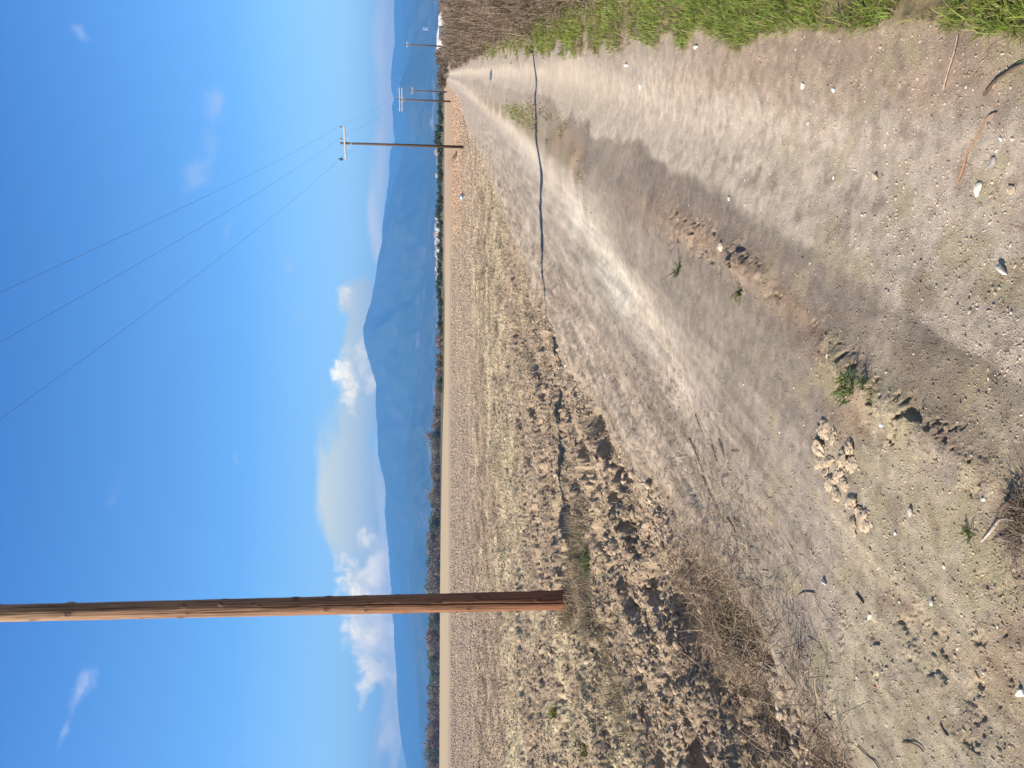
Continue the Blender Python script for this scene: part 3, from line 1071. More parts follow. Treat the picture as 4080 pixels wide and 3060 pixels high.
# hedge of low dark green shrubs closing the field on the right
hp = [(crown_mesh('crown', 900, 8, 3.4, 2.1, .1, .16, (.062, .088, .036), 600 + q), trunk_mesh('trunk', .6, .06, 40 + q, 3)) for q in range(4)]
hb = [(crown_mesh('crown', 700, 8, 3.4, 2.1, .1, .16, (.22, .15, .10), 620 + q), trunk_mesh('trunk', .6, .06, 50 + q, 3)) for q in range(2)]
py = 392.0
q = 0
while py < 1545:
    Dt = 250 + rng.uniform(-4, 4)
    u, _ = uv(1745, py)
    brown = py > 1290 and rng.uniform() < .8
    top = 1740 + 4 * math.sin(py * .021) + rng.uniform(-3, 3) - (4 if brown else 0) - 8 * math.exp(-((py - 690) / 16) ** 2) - 9 * math.exp(-((py - 560) / 40) ** 2)
    h = uv(top, py)[1] * Dt + HC
    cr, tr = (hb if brown else hp)[q % (2 if brown else 4)]
    w = rng.uniform(.8, 1.15)
    plant_tree('hedge_shrub', cr, tr, u * Dt, Dt, (w, w, max(.5, h / 2.1)), rng.uniform(0, 6),
               'reddish-brown dry shrub at the left end of the far hedge' if brown else 'dark green shrub of the low hedge closing the right half of the field',
               'shrub', 'brown shrubs of the hedge' if brown else 'green shrubs of the hedge')
    py += rng.uniform(22, 31)
    q += 1

# bigger bush where the track meets the horizon, thicket at the end of the brush
cr = crown_mesh('crown', 1600, 8, 3.2, 2.8, .1, .14, (.15, .10, .05), 700)
u, _ = uv(1745, 312)
plant_tree('roadside_bush', cr, trunk_mesh('trunk', .9, .08, 70, 4), u * 165, 165, (1, 1, .93), 0, 'rounded brown bush at the far end of the track', 'bush', None)
for kk, (px, Dt, h, w) in enumerate([(250, 120, 1.9, 1.0), (215, 105, 1.75, .9), (275, 140, 2.0, .9), (180, 98, 1.7, .9), (232, 112, 1.9, .7), (20, 210, 1.9, 1.6), (60, 240, 2.0, 1.4)]):
    u, _ = uv(1745, px)
    lab = ['grey-brown bush behind the dead brush, left of the white building', 'low grey-brown bush in front of the barn-end pole',
           'last grey-brown bush before the end of the track', 'grey-brown bush below the white building', 'small grey-brown bush between two larger ones',
           'dusty bush right of the white wedge-roofed shed', 'dusty bush just beside the white wedge-roofed shed'][kk]
    cr = crown_mesh('crown', 900, 7, 3.0, 2.0, .0, .12, (.17, .125, .09), 710 + kk)
    plant_tree('roadside_bush', cr, trunk_mesh('trunk', .6, .05, 80 + kk, 3), u * Dt, Dt, (w, w, h / 2.0), kk, lab, 'bush', 'bushes behind the brush')

# ------------------------------------------------------------------ buildings far off
M_WHITE = flat_mat('white_wall', (.66, .64, .61), .7, .05, .5)
M_ROOFW = flat_mat('white_sheet_roof', (.72, .70, .68), .5, .06, .5)
M_VILL = flat_mat('limewash', (.46, .44, .42), .8, .08, .5)
M_ROOFT = flat_mat('tiled_roof', (.36, .20, .14), .8, .15, 2)
M_DARK = flat_mat('dark_opening', (.04, .04, .045), .6, .2, 1)
M_STONE = flat_mat('beige_wall', (.52, .47, .42), .8, .08, .5)


def house(name, x, y, w, dp, h, rh, rz, mw, mr, label, cat, group=None, nwin=2):
    root = bpy.data.objects.new(name, None)
    COL.objects.link(root)
    root.location = (x, y, gz(x, y) - .1)
    root.rotation_euler = (0, 0, rz)
    tag(root, label, cat, group)
    b = MB(); b.box((0, 0, h / 2), (w, dp, h)); b.build('wall', mw, root)
    b = MB()
    o = .15
    X, Y = w / 2 + o, dp / 2 + o
    n = [(-X, -Y, h + .01), (X, -Y, h + .01), (X, Y, h + .01), (-X, Y, h + .01), (-X, 0, h + rh), (X, 0, h + rh)]
    b.v = n
    b.f = [(0, 1, 5, 4), (2, 3, 4, 5), (0, 4, 3), (1, 2, 5), (3, 2, 1, 0)]
    b.build('roof', mr, root)
    for k in range(nwin):
        b = MB(); b.box(((k + .5) / nwin * w * .8 - w * .4, -dp / 2 - .02, h * .55), (w * .12, .06, h * .3)); b.build('window', M_DARK, root)
    b = MB(); b.box((w * .42 if nwin else 0, -dp / 2 - .03, h * .35), (w * .12, .06, h * .68)); b.build('door', M_DARK, root)
    return root


u, _ = uv(1745, 168)
house('white_barn', u * 190, 190, 4.4, 6, 1.7, .55, .35, M_WHITE, M_ROOFW, 'low white barn half hidden behind the dead brush, nearer the track', 'barn', None, 1)
u, _ = uv(1745, 82)
house('white_shed', u * 200, 200, 2.2, 5, 1.0, .9, .1, M_WHITE, M_ROOFW, 'bright white shed with wedge roof among the brush at far right', 'shed', None, 0)
u, _ = uv(1745, 203)
house('white_hut', u * 175, 175, 1.1, 1.1, 1.3, .2, .2, M_STONE, M_ROOFW, 'tiny pale hut just left of the white barn', 'hut', None, 0)

vill = [(868, 1733), (885, 1736), (905, 1731), (922, 1735), (936, 1728), (952, 1735), (968, 1731), (982, 1733), (996, 1737), (1012, 1732), (1030, 1736), (1050, 1738),
        (1072, 1733), (1090, 1737), (1112, 1736), (1135, 1738), (608, 1729), (700, 1735), (1302, 1739), (1370, 1739)]
for k, (py, tx) in enumerate(vill):
    Dt = 1300 + 90 * math.sin(k * 2.1)
    u, vv = uv(tx, py)
    h = vv * Dt + HC
    single = {16: 'small white house standing alone left of the second pole', 17: 'pale house above the hedge between the second pole and the village',
              18: 'faint white house at the left end of the village', 19: 'last faint white house before the brown shrubs'}
    if k in single:
        lab = single[k]
    else:
        lab = 'white house of the village strung along the foot of the mountain'
    house('village_house', u * Dt, Dt, 6 + 2.5 * math.sin(k * 3.7) + (1.5 if tx < 1733 else 0), 8, h * .72, h * .28, .5 * math.sin(k), M_VILL if k % 3 else M_STONE,
          M_ROOFT if k % 3 == 1 else M_VILL, lab, 'house', 'village houses below the mountain', 2)

# slender mast behind the wood on the left
root = bpy.data.objects.new('lattice_mast', None)
COL.objects.link(root)
u, vv = uv(1676, 2964)
root.location = (u * 520, 520, 0)
tag(root, 'thin mast rising above the trees at the far left', 'mast')
hm = vv * 520 + HC
b = MB(); b.tube([(0, 0, 0), (0, 0, hm)], [.25, .12], 6); b.build('shaft', M_POLE2, root)
b = MB(); b.box((0, 0, hm - 1.2), (2.4, .15, .15)); b.build('crossarm', M_CROSS, root)

# ------------------------------------------------------------------ mountains
def ridge_sheet(name, prof, rA, rB, rC, seed, valley, mat):
    p = np.array(prof, float)
    pu = np.array([uv(x, y) for y, x in prof])
    o = np.argsort(pu[:, 0])
    U, Vv = pu[o, 0], pu[o, 1]
    th = np.linspace(R(-38), R(36), 620)
    tu = np.tan(th)
    el = np.interp(tu, U, Vv)
    rs = np.concatenate([np.linspace(rA, rB, 70), np.linspace(rB, rC, 16)[1:]])
    RRm, TH = np.meshgrid(rs, th, indexing='ij')
    X, Y = RRm * np.tan(TH), RRm
    EL = np.broadcast_to(el, RRm.shape)
    sh = np.where(RRm < rB, ((RRm - rA) / (rB - rA)), 1 - .5 * ((RRm - rB) / (rC - rB)))
    shp = np.clip(sh, 0, 1) ** 1.15
    k = 1 / (rB - rA)
    rid = 1 - np.abs(fbm(X * k * 2.6, Y * k * 1.3, 5, seed))
    cut = valley * (1 - rid) * 1.0 * np.clip(4 * shp * (1 - shp), 0, 1)
    Z = EL * rB * shp * (1 - .75 * cut) + EL * rB * .05 * fbm(X * k * 7, Y * k * 7, 4, seed + 3) * np.clip(4 * shp * (1 - shp), 0, 1)
    Z = Z + EL * rB * .018 * fbm(X * k * 12, Y * k * 0 + 3, 4, seed + 5) * shp
    Z = Z + HC * shp - 2
    Vx = np.stack([X, Y, Z], 2).reshape(-1, 3)
    nrr, naa = RRm.shape
    i, j = np.meshgrid(np.arange(nrr - 1), np.arange(naa - 1), indexing='ij')
    q = (i * naa + j).ravel()
    Ff = np.stack([q, q + 1, q + naa + 1, q + naa], 1)
    fx, fy = X.ravel(), Y.ravel()
    c = np.broadcast_to(C(.060, .075, .038), (len(fx), 3)).copy()
    c = mix(c, C(.095, .095, .06), ss(.0, .6, fbm(fx * k * 6, fy * k * 6, 5, seed + 9)))
    c = mix(c, C(.30, .25, .20), ss(.25, .7, fbm(fx * k * 14, fy * k * 14, 4, seed + 12)) * ss(.5, .15, shp.ravel()))
    return tag(link(name, mesh_np(name, Vx, Ff, 4, c, True), mat), kind='structure')


M_HILL = attr_mat('wooded_hillside', 1, 0, .004, .3)
main = [(-150, 1600), (560, 1622), (620, 1600), (700, 1578), (760, 1560), (857, 1538), (949, 1522), (1042, 1506), (1134, 1495), (1203, 1476), (1272, 1460), (1318, 1449),
        (1364, 1453), (1433, 1471), (1530, 1492), (1668, 1498), (1807, 1507), (1945, 1533), (2083, 1548), (2222, 1570), (2295, 1585), (2480, 1615), (2664, 1640),
        (2800, 1660), (2940, 1680), (3060, 1690), (3300, 1700)]
back = [(-150, 1566), (0, 1569), (100, 1570), (180, 1572), (240, 1562), (300, 1556), (350, 1555), (400, 1567), (460, 1562), (510, 1566), (560, 1573), (600, 1556),
        (700, 1548), (765, 1541), (857, 1531), (949, 1521), (1042, 1530), (1200, 1560), (1800, 1560), (1945, 1532), (2083, 1537), (2222, 1548), (2295, 1553), (2480, 1567), (2664, 1578), (2800, 1580), (2940, 1597), (3060, 1620), (3300, 1640)]
fore = [(-150, 1660), (0, 1655), (120, 1650), (220, 1636), (330, 1594), (360, 1592), (430, 1602), (520, 1650), (600, 1690), (800, 1700), (1200, 1690), (1600, 1650), (1800, 1612), (1950, 1620),
        (2100, 1650), (2300, 1635), (2500, 1640), (2700, 1660), (3300, 1690)]
ridge_sheet('back_hills', back, 8600, 10400, 11200, 900, .5, M_HILL)
ridge_sheet('mountains', main, 5200, 7600, 8500, 910, .95, M_HILL)
ridge_sheet('foothills', fore, 4300, 5600, 6300, 920, .8, M_HILL)

# white building on the hillside, standing on the slope where it is seen
bpy.context.view_layer.update()
hills = [o for o in bpy.data.objects if o.name in ('foothills', 'mountains')]
org, dr = Vector((0, 0, HC)), Vector(ray(1704, 116)).normalized()
best = None
for o in hills:
    ok, loc, nrm, idx = o.ray_cast(org, dr)
    if ok and (best is None or loc.length < best.length): best = loc
k = best.y / F
root = bpy.data.objects.new('white_building', None)
COL.objects.link(root)
root.location = best
tag(root, 'white building standing out against the blue hillside at far right', 'building')
b = MB(); b.box((0, 0, 7 * k), (9 * k, 9 * k, 18 * k)); b.build('wall', M_WHITE, root)
b = MB(); b.box((0, 0, 17 * k), (10.5 * k, 10.5 * k, 2 * k)); b.box((0, 0, 19 * k), (6 * k, 6 * k, 2 * k)); b.build('roof', M_ROOFW, root)
for q in range(2):
    b = MB(); b.box(((-2 + 4 * q) * k, -4.55 * k, 9 * k), (1.6 * k, .2 * k, 3 * k)); b.build('window', M_DARK, root)

# ------------------------------------------------------------------ small things on the track
def tube_on_ground(name, pix, r0, r1, label, cat, col, lift=.0, group=None, z=None, seg=7):
    pts = []
    for k, p in enumerate(pix):
        x, y, zz = hit(p[0], p[1])
        pts.append(Vector((x, y, zz + (z[k] if z else lift))))
    # round the path
    fine = []
    for k in range(len(pts) - 1):
        p0, p1, p2, p3 = pts[max(k - 1, 0)], pts[k], pts[k + 1], pts[min(k + 2, len(pts) - 1)]
        for q in range(6):
            t = q / 6
            fine.append(.5 * ((2 * p1) + (p2 - p0) * t + (2 * p0 - 5 * p1 + 4 * p2 - p3) * t * t + (3 * p1 - p0 - 3 * p2 + p3) * t ** 3))
    fine.append(pts[-1])
    rr = [(r0 + (r1 - r0) * k / (len(fine) - 1)) * (1 + .15 * math.sin(k * 2.3)) for k in range(len(fine))]
    b = MB(); b.tube(fine, rr, seg)
    o = b.build(name, flat_mat(name + '_bark', col, .85, .3, 60), None, True)
    return tag(o, label, cat, group)


tube_on_ground('twig', [(3822, 722), (3848, 650), (3860, 605), (3905, 530), (3940, 462), (3978, 443)], .0035, .002,
               'long thin orange-brown twig curving beside the white shell', 'twig', (.28, .16, .10), .006)
tube_on_ground('twig', [(3934, 372), (3975, 320), (4015, 290), (4050, 265), (4088, 248)], .0045, .003, 'dark arched twig by the grass in the right corner', 'twig',
               (.10, .07, .05), .010)
tube_on_ground('straw_stalk', [(3768, 348), (3790, 270), (3812, 200), (3826, 130)], .002, .0015, 'pale straight dry grass stem pointing into the green grass', 'straw',
               (.45, .33, .23), .008)
tube_on_ground('twig', [(3415, 2360), (3432, 2380), (3444, 2398)], .0035, .003, 'short dark straight twig on the pale gravel beside a white chip', 'twig', (.12, .09, .07), .004)
tube_on_ground('twig', [(3184, 2368), (3200, 2358), (3225, 2354), (3248, 2357)], .003, .002, 'small bent twig lying across the smooth dusty flat', 'twig', (.13, .10, .08), .004)
tube_on_ground('twig', [(3750, 2876), (3765, 2905), (3780, 2925)], .003, .0035, 'stubby grey-brown twig on olive moss in the near left corner', 'twig', (.17, .14, .11), .004)
tube_on_ground('twig', [(3602, 2952), (3640, 2955), (3670, 2968), (3688, 2990)], .0025, .002, 'thin hooked twig on the mossy ground at the bottom', 'twig', (.13, .09, .06), .006)
tube_on_ground('twig', [(3420, 2968), (3455, 3000), (3490, 3030), (3510, 3060)], .002, .002, 'long thin dark twig running out of the near left corner', 'twig', (.10, .08, .06), .004)
tube_on_ground('twig', [(3130, 2655), (3155, 2690), (3178, 2722)], .004, .002, 'crooked dark twig beside the matted stalks', 'twig', (.11, .085, .07), .005)
tube_on_ground('twig', [(3285, 2835), (3298, 2850), (3310, 2864)], .003, .003, 'tiny dark stub of twig between two pale ruts', 'twig', (.11, .085, .07), .003)
for k, pix in enumerate([[(2748, 1745), (2765, 1780), (2785, 1830), (2805, 1880)], [(2800, 1890), (2830, 1960), (2862, 2025)], [(2838, 1770), (2850, 1800), (2858, 1835)],
                         [(2868, 1745), (2885, 1800), (2895, 1850)], [(2770, 1650), (2790, 1700), (2800, 1720)], [(2900, 2060), (2930, 2110), (2940, 2200)]]):
    tube_on_ground('twig', pix, .0042, .002, ['bent dark twig at the end of the white dust streak', 'long dark twig trailing down the left shoulder of the track', 'short dark twig between two longer ones on the track shoulder',
                   'dark twig lying parallel to the left wheel mark', 'dark twig touching the white dust streak', 'curved dark twig nearest the trampled stubble'][k], 'twig', (.20, .155, .12), .006)

# stones, shells and pebbles: (photo px, length m, aspect, flatness, colour, label, cat, name)
WH, GY_, TN = (.58, .55, .50), (.30, .29, .28), (.44, .36, .27)
stones = [
    ((3903, 748), .050, .6, .35, WH, 'large bright white shell fragment at right', 'shell', 'shell'),
    ((3957, 640), .040, .8, .5, GY_, 'angular dark grey stone next to the white shell', 'stone', 'stone'),
    ((4034, 745), .036, .85, .6, TN, 'rounded tan stone at the right edge', 'stone', 'stone'),
    ((3908, 812), .024, .8, .5, (.26, .25, .24), 'small grey stone just below the white shell', 'stone', 'stone'),
    ((3492, 702), .036, .8, .6, TN, 'buff stone alone on the pale wheel track', 'stone', 'stone'),
    ((3323, 704), .022, .5, .5, (.58, .60, .60), 'slim pale grey chip left of the buff stone', 'stone', 'stone'),
    ((3998, 1066), .050, .36, .4, WH, 'long narrow white shell on the gravel', 'shell', 'shell'),
    ((3288, 2314), .042, .4, .4, (.62, .62, .60), 'long pale shell on the smooth dusty flat', 'shell', 'shell'),
    ((3716, 2396), .026, .8, .6, WH, 'white pebble in the mossy ground', 'pebble', 'pebble'),
    ((3468, 2452), .030, .6, .5, (.68, .66, .62), 'cracked white chip near the short twig', 'pebble', 'pebble'),
    ((3632, 2036), .040, .55, .5, (.48, .42, .38), 'oval grey-pink stone on the reddish soil', 'stone', 'stone'),
    ((3762, 2252), .020, .7, .6, WH, 'white pebble below the reddish soil patch', 'pebble', 'pebble'),
    ((4076, 2753), .034, .55, .8, (.76, .74, .70), 'square white chip at the bottom edge', 'pebble', 'pebble'),
    ((3110, 1716), .024, .8, .6, WH, 'white pebble on the dark flat left of the clods', 'pebble', 'pebble'),
    ((3300, 1414), .026, .7, .5, WH, 'white pebble beside the green weed', 'pebble', 'pebble'),
    ((2873, 980), .060, .8, .5, (.62, .52, .42), 'pale stone beside the middle strip', 'stone', 'stone'),
    ((2905, 790), .030, .9, .5, WH, 'white pebble on the dark edge of the wheel track', 'pebble', 'pebble'),
    ((3223, 486), .028, .7, .5, WH, 'white pebble nearest the buff stone, on the reddish margin', 'pebble', 'pebble'),
    ((3200, 338), .034, .8, .5, WH, 'larger of two white pebbles near the grass edge', 'pebble', 'pebble'),
    ((3322, 353), .032, .7, .5, (.66, .70, .74), 'bluish white pebble near the grass edge', 'pebble', 'pebble'),
    ((2776, 185), .060, .45, .4, WH, 'white fragment lying against the green grass', 'pebble', 'pebble'),
    ((2497, 258), .085, .4, .4, (.68, .62, .58), 'elongated white stone on the far wheel track', 'stone', 'stone'),
    ((2552, 345), .050, .8, .4, (.62, .66, .66), 'pale bluish stone in the middle of the far wheel track', 'stone', 'stone'),
    ((3990, 545), .020, .8, .6, WH, 'white pebble between the two long twigs', 'pebble', 'pebble'),
    ((4052, 1976), .024, .9, .7, (.66, .60, .54), 'white lump beside the dead branch', 'pebble', 'pebble'),
    ((4025, 2008), .020, .8, .7, (.44, .22, .10), 'small orange stone under the dead branch', 'stone', 'stone'),
    ((3921, 1981), .018, .9, .7, WH, 'round white pebble on the brown soil', 'pebble', 'pebble'),
    ((3487, 2730), .016, .8, .6, (.45, .17, .10), 'small red chip on the mossy ground', 'stone', 'stone'),
    ((3515, 1690), .020, .8, .7, (.60, .64, .68), 'bluish pebble on the rough middle strip', 'pebble', 'pebble'),
    ((3570, 2120), .018, .9, .7, (.64, .68, .72), 'bluish white pebble below the oval stone', 'pebble', 'pebble'),
    ((3895, 2686), .030, .7, .4, (.42, .30, .20), 'curled brown dry leaf on moss', 'leaf', 'dry_leaf'),
]
for k, (p, ln, asp, fl, colr, lab, cat, nm) in enumerate(stones):
    x, y, z = hit(*p)
    v, f = ico(3)
    r = np.random.default_rng(k)
    if cat != 'shell':
        for _ in range(9):                      # broken faces
            nrm = r.normal(0, 1, 3); nrm /= np.linalg.norm(nrm)
            over = v @ nrm - r.uniform(.55, .85)
            v = v - np.clip(over, 0, None)[:, None] * nrm
    v = v * (1 + .12 * fbm(v[:, 0] * 1.3 + k, v[:, 1] * 1.3 + v[:, 2], 3, k)[:, None])
    ln = ln * .88
    v = v * np.array([.5 * ln, .5 * ln * asp, .5 * ln * fl])
    if cat == 'shell':
        v[:, 2] += .3 * ln * fl * (1 - (v[:, 0] / (.5 * ln)) ** 2)
        v[:, 1] *= .65 + .5 * (v[:, 0] / ln + .5)
    me = mesh_np(nm, v, f, 3, None, cat == 'shell')
    o = link(nm, me, flat_mat(nm + '_surface', colr, .85, .25, 120, .15, .002))
    o.location = (x, y, z + .24 * ln * fl)
    o.rotation_euler = (r.uniform(-.2, .2), r.uniform(-.2, .2), r.uniform(-.6, .6) + AZ * 0 + (.9 if asp < .5 else 0))
    tag(o, lab, cat, 'pale stones and shells on the track')

# crumbly dirt lumps thrown up between the wheel tracks
M_LUMP = flat_mat('pale_dirt', (.42, .345, .255), .97, .2, 30, .05, .004)
k = 0
for (px, py) in [(3290, 1700), (3318, 1735), (3262, 1790), (3300, 1835), (3350, 1815), (3290, 1880), (3345, 1880), (3310, 1925), (3365, 1930), (3390, 1985), (3330, 1965), (3420, 2040),
                 (3400, 2095), (3440, 2055), (3265, 1835), (3395, 1850), (3270, 1720), (3380, 1770)]:
    x, y, z = hit(px, py)
    v, f = ico(3)
    r = np.random.default_rng(k + 80)
    v = v * (1 + .45 * fbm(v[:, 0] * 1.8 + k * 3, v[:, 1] * 1.8 + v[:, 2] * 2, 5, k, .65)[:, None])
    sz = r.uniform(.024, .046)
    v = v * np.array([sz, sz * r.uniform(.6, 1), sz * .29]) + rng.normal(0, sz * .03, (len(v), 3))
    o = link('dirt_clod', mesh_np('dirt_clod', v, f, 3, None, True), M_LUMP)
    o.location = (x, y, z - sz * .03)
    o.rotation_euler = (r.uniform(-.3, .3), r.uniform(-.3, .3), r.uniform(0, 6))
    tag(o, 'pale crumbly dirt clod in the heap between the wheel tracks', 'clod', 'dirt clods heaped between the wheel tracks')
    k += 1


# green weeds
def weed(px, py, nbl, h, spread, label, colr=(.09, .15, .035), lay=.9):
    x, y, z = hit(px, py)
    n = nbl
    a = rng.uniform(0, 2 * math.pi, n)
    rr = spread * np.sqrt(rng.uniform(0, 1, n))
    P = np.stack([rr * np.cos(a), rr * np.sin(a), np.zeros(n)], 1)
    e = np.clip(rng.normal(lay, .3, n), .1, 1.5)
    v, f, c = ribbons(P, rng.uniform(0, 6.28, n), e, h * rng.uniform(.6, 1.3, n), h * .09 * rng.uniform(.8, 1.4, n), rng.uniform(.4, 1.8, n), jit(colr, n, .2), 4)
    o = link('weed', mesh_np('weed', v, f, 4, c), M_GRASS)
    o.location = (x, y, z)
    return tag(o, label, 'weed', 'green weeds')


weed(3395, 1545, 70, .055, .05, 'leafy green weed growing among the clods of the middle strip')
weed(3440, 1515, 26, .04, .02, 'small pale green weed on the middle strip')
weed(3475, 1575, 40, .045, .035, 'yellow-green tuft below the leafy weed', (.16, .17, .05))
weed(2708, 1072, 16, .11, .03, 'little green tuft beside a pale stone', (.14, .17, .05))
weed(2952, 1165, 14, .08, .03, 'little green tuft on the dark flat', (.14, .17, .05))
weed(2345, 2245, 160, .11, .16, 'dark green weed beside the foot of the near pole', (.05, .10, .02))
weed(2330, 2990, 60, .10, .08, 'yellow-green weed in the field at the near left', (.17, .19, .03))
weed(2212, 2840, 60, .14, .07, 'yellow-green weed by a furrow further back', (.17, .18, .04))
weed(2265, 2178, 40, .10, .06, 'green tuft between the furrow and the near pole', (.09, .13, .03))
weed(2915, 2410, 60, .08, .12, 'faint green weeds at the edge of the stubble', (.15, .19, .07))
weed(2905, 2520, 20, .06, .03, 'bright green weed in the dead stalks', (.20, .30, .03))
weed(3870, 2125, 22, .04, .02, 'thin green tuft at the tip of the dead branch', (.14, .17, .05))

# dead branch in the near corner and the grey weed over it
b = MB()
root = bpy.data.objects.new('dead_branch', None)
COL.objects.link(root)
bx_, by_, bz_ = hit(3935, 2150)
root.location = (bx_, by_, bz_)
tag(root, 'pale dead branch with dark forked twigs lying at the bottom of the picture', 'branch')
Mb1 = flat_mat('bleached_wood', (.42, .35, .29), .85, .2, 60)
Mb2 = flat_mat('dark_wood', (.13, .10, .08), .9, .3, 60)


def local(px, py, z):
    x, y, zz = hit(px, py)
    return (x - bx_, y - by_, zz - bz_ + z)


b = MB(); b.tube([local(3915, 2152, .004), local(3960, 2115, .012), local(3995, 2088, .022), local(4025, 2062, .030)], [.0025, .004, .0048, .004], 8); b.build('stick', Mb1, root, True)
b = MB(); b.tube([local(4025, 2062, .030), local(4050, 2060, .034), local(4090, 2064, .036)], [.003, .0025, .002], 8); b.build('stick', Mb1, root, True)
b = MB(); b.tube([local(3960, 2145, .004), local(4010, 2130, .01), local(4060, 2117, .02), local(4100, 2112, .03)], [.003, .004, .004, .004], 8); b.build('stick', Mb2, root, True)
b = MB(); b.tube([local(4090, 1990, .05), local(4060, 2020, .05), local(4030, 2050, .032)], [.005, .006, .005], 8); b.build('stick', Mb2, root, True)
n = 420
a = rng.uniform(0, 2 * math.pi, n)
cpt = np.array([local(4075, 2040, 0), local(4085, 2095, 0), local(4090, 1990, 0), local(4060, 2180, 0)])[rng.integers(0, 4, n)]
P = cpt + np.stack([rng.normal(0, .03, n), rng.normal(0, .02, n), rng.uniform(0, .03, n)], 1)
colr = jit((.22, .17, .13), n, .4)
v, f, c = ribbons(P, rng.uniform(0, 6.28, n), np.clip(rng.normal(.5, .4, n), 0, 1.4), rng.uniform(.03, .09, n), rng.uniform(.0012, .0028, n), rng.normal(.6, .9, n), colr, 4)
link('twigs', mesh_np('twigs', v, f, 4, c), M_TWIG, root)

# second grey dead weed near the right corner of the branch
# pale litter far out in the field
x, y, z = hit(1848, 786)
root = bpy.data.objects.new('plastic_bag', None)
COL.objects.link(root)
root.location = (x, y, z)
tag(root, 'crumpled pale blue plastic bag lying far out in the field', 'plastic bag')
v, f = ico(3)
v = v * (1 + .35 * fbm(v[:, 0] * 2, v[:, 1] * 2 + v[:, 2] * 3, 4, 3)[:, None]) * np.array([.21, .15, .14]) + np.array([0, 0, .10])
link('bag', mesh_np('bag', v, f, 3, None, True), flat_mat('pale_plastic', (.42, .48, .54), .5, .15, 8), root)
v, f = ico(2)
v = v * (1 + .3 * fbm(v[:, 0] * 2, v[:, 1] * 2 + v[:, 2] * 3, 3, 4)[:, None]) * np.array([.14, .1, .07]) + np.array([.2, .0, .05])
link('torn_corner', mesh_np('torn_corner', v, f, 3, None, True), flat_mat('dark_red_plastic', (.25, .08, .05), .6, .2, 8), root)

# bent dead plant beside the second pole
n = 40
x, y, z = hit(1822, 610)
P = np.stack([rng.normal(0, .12, n), rng.normal(0, .12, n), np.zeros(n)], 1)
v, f, c = ribbons(P, rng.normal(math.pi * .95, .35, n), np.clip(rng.normal(.75, .2, n), .2, 1.3), rng.uniform(.7, 1.5, n), rng.uniform(.02, .05, n), rng.normal(.5, .4, n),
                  jit((.20, .13, .085), n, .2), 5)
o = link('dead_plant', mesh_np('dead_plant', v, f, 4, c), M_TWIG)
o.location = (x, y, z)
tag(o, 'bent brown dead plant beside the foot of the second pole', 'plant')

# shallow puddle in the far wheel track
b = MB()
x, y, z = hit(1957, 300)
pz = min(gz(x + dx, y) for dx in (-.3, 0, .3)) + .012
ring_ = []
for k in range(40):
    a = 2 * math.pi * k / 40
    rr = 1 + .18 * math.sin(3 * a) + .1 * math.sin(5 * a + 1)
    ring_.append((x + .42 * rr * math.cos(a), y + .6 * rr * math.sin(a), pz))
b.v = ring_ + [(p[0], p[1], p[2] - .03) for p in ring_]
b.f = [tuple(range(40))] + [(k, k + 40, (k + 1) % 40 + 40, (k + 1) % 40) for k in range(40)]
m, nt, bs_ = nmat('muddy_water', .35, .2)
tc = N(nt, 'ShaderNodeTexCoord')
nn = noise(nt, 3, 3, .5, tc.outputs['Object'])
rp = ramp(nt, nn.outputs['Fac'], [(.3, (.10, .085, .07)), (.7, (.16, .135, .11))])
nt.links.new(rp.outputs['Color'], bs_.inputs['Base Color'])
tag(b.build('puddle_water', m), kind='structure')

# ------------------------------------------------------------------ light, sky, clouds, air
SUN_EL = R(36)
ldir = Vector((.935, .353, 0)).normalized()            # the way shadows fall
sund = bpy.data.lights.new('sun', 'SUN')
sund.energy = 4.7
sund.angle = R(.5)
sund.color = (1.0, .885, .74)
sun = bpy.data.objects.new('sun', sund)
COL.objects.link(sun)
trav = Vector((ldir.x * math.cos(SUN_EL), ldir.y * math.cos(SUN_EL), -math.sin(SUN_EL)))
sun.rotation_euler = trav.to_track_quat('-Z', 'Y').to_euler()

W = bpy.data.worlds.new('World')
scene.world = W
W.use_nodes = True
nt = W.node_tree
L = nt.links
bg = nt.nodes['Background']
sky = N(nt, 'ShaderNodeTexSky', sky_type='NISHITA')
sky.sun_disc = False
sky.sun_elevation = SUN_EL
sky.sun_rotation = math.atan2(-ldir.x, -ldir.y)
sky.altitude = 100
sky.air_density = 1.0
sky.dust_density = .2
sky.ozone_density = 5.0
SKYK = .065
bg.inputs['Strength'].default_value = SKYK
tc = N(nt, 'ShaderNodeTexCoord')
sx = N(nt, 'ShaderNodeSeparateXYZ')
L.new(tc.outputs['Generated'], sx.inputs['Vector'])


def math_(op, a, b=None, c=None, clamp=False):
    n = N(nt, 'ShaderNodeMath', operation=op, use_clamp=clamp)
    for k, v in enumerate((a, b, c)):
        if v is None: continue
        if isinstance(v, (int, float)): n.inputs[k].default_value = v
        else: L.new(v, n.inputs[k])
    return n.outputs[0]


yy = math_('MAXIMUM', sx.outputs['Y'], .08)
cu = math_('DIVIDE', sx.outputs['X'], yy)
cv = math_('DIVIDE', sx.outputs['Z'], yy)
cb = N(nt, 'ShaderNodeCombineXYZ')
L.new(cu, cb.inputs['X']); L.new(cv, cb.inputs['Y'])
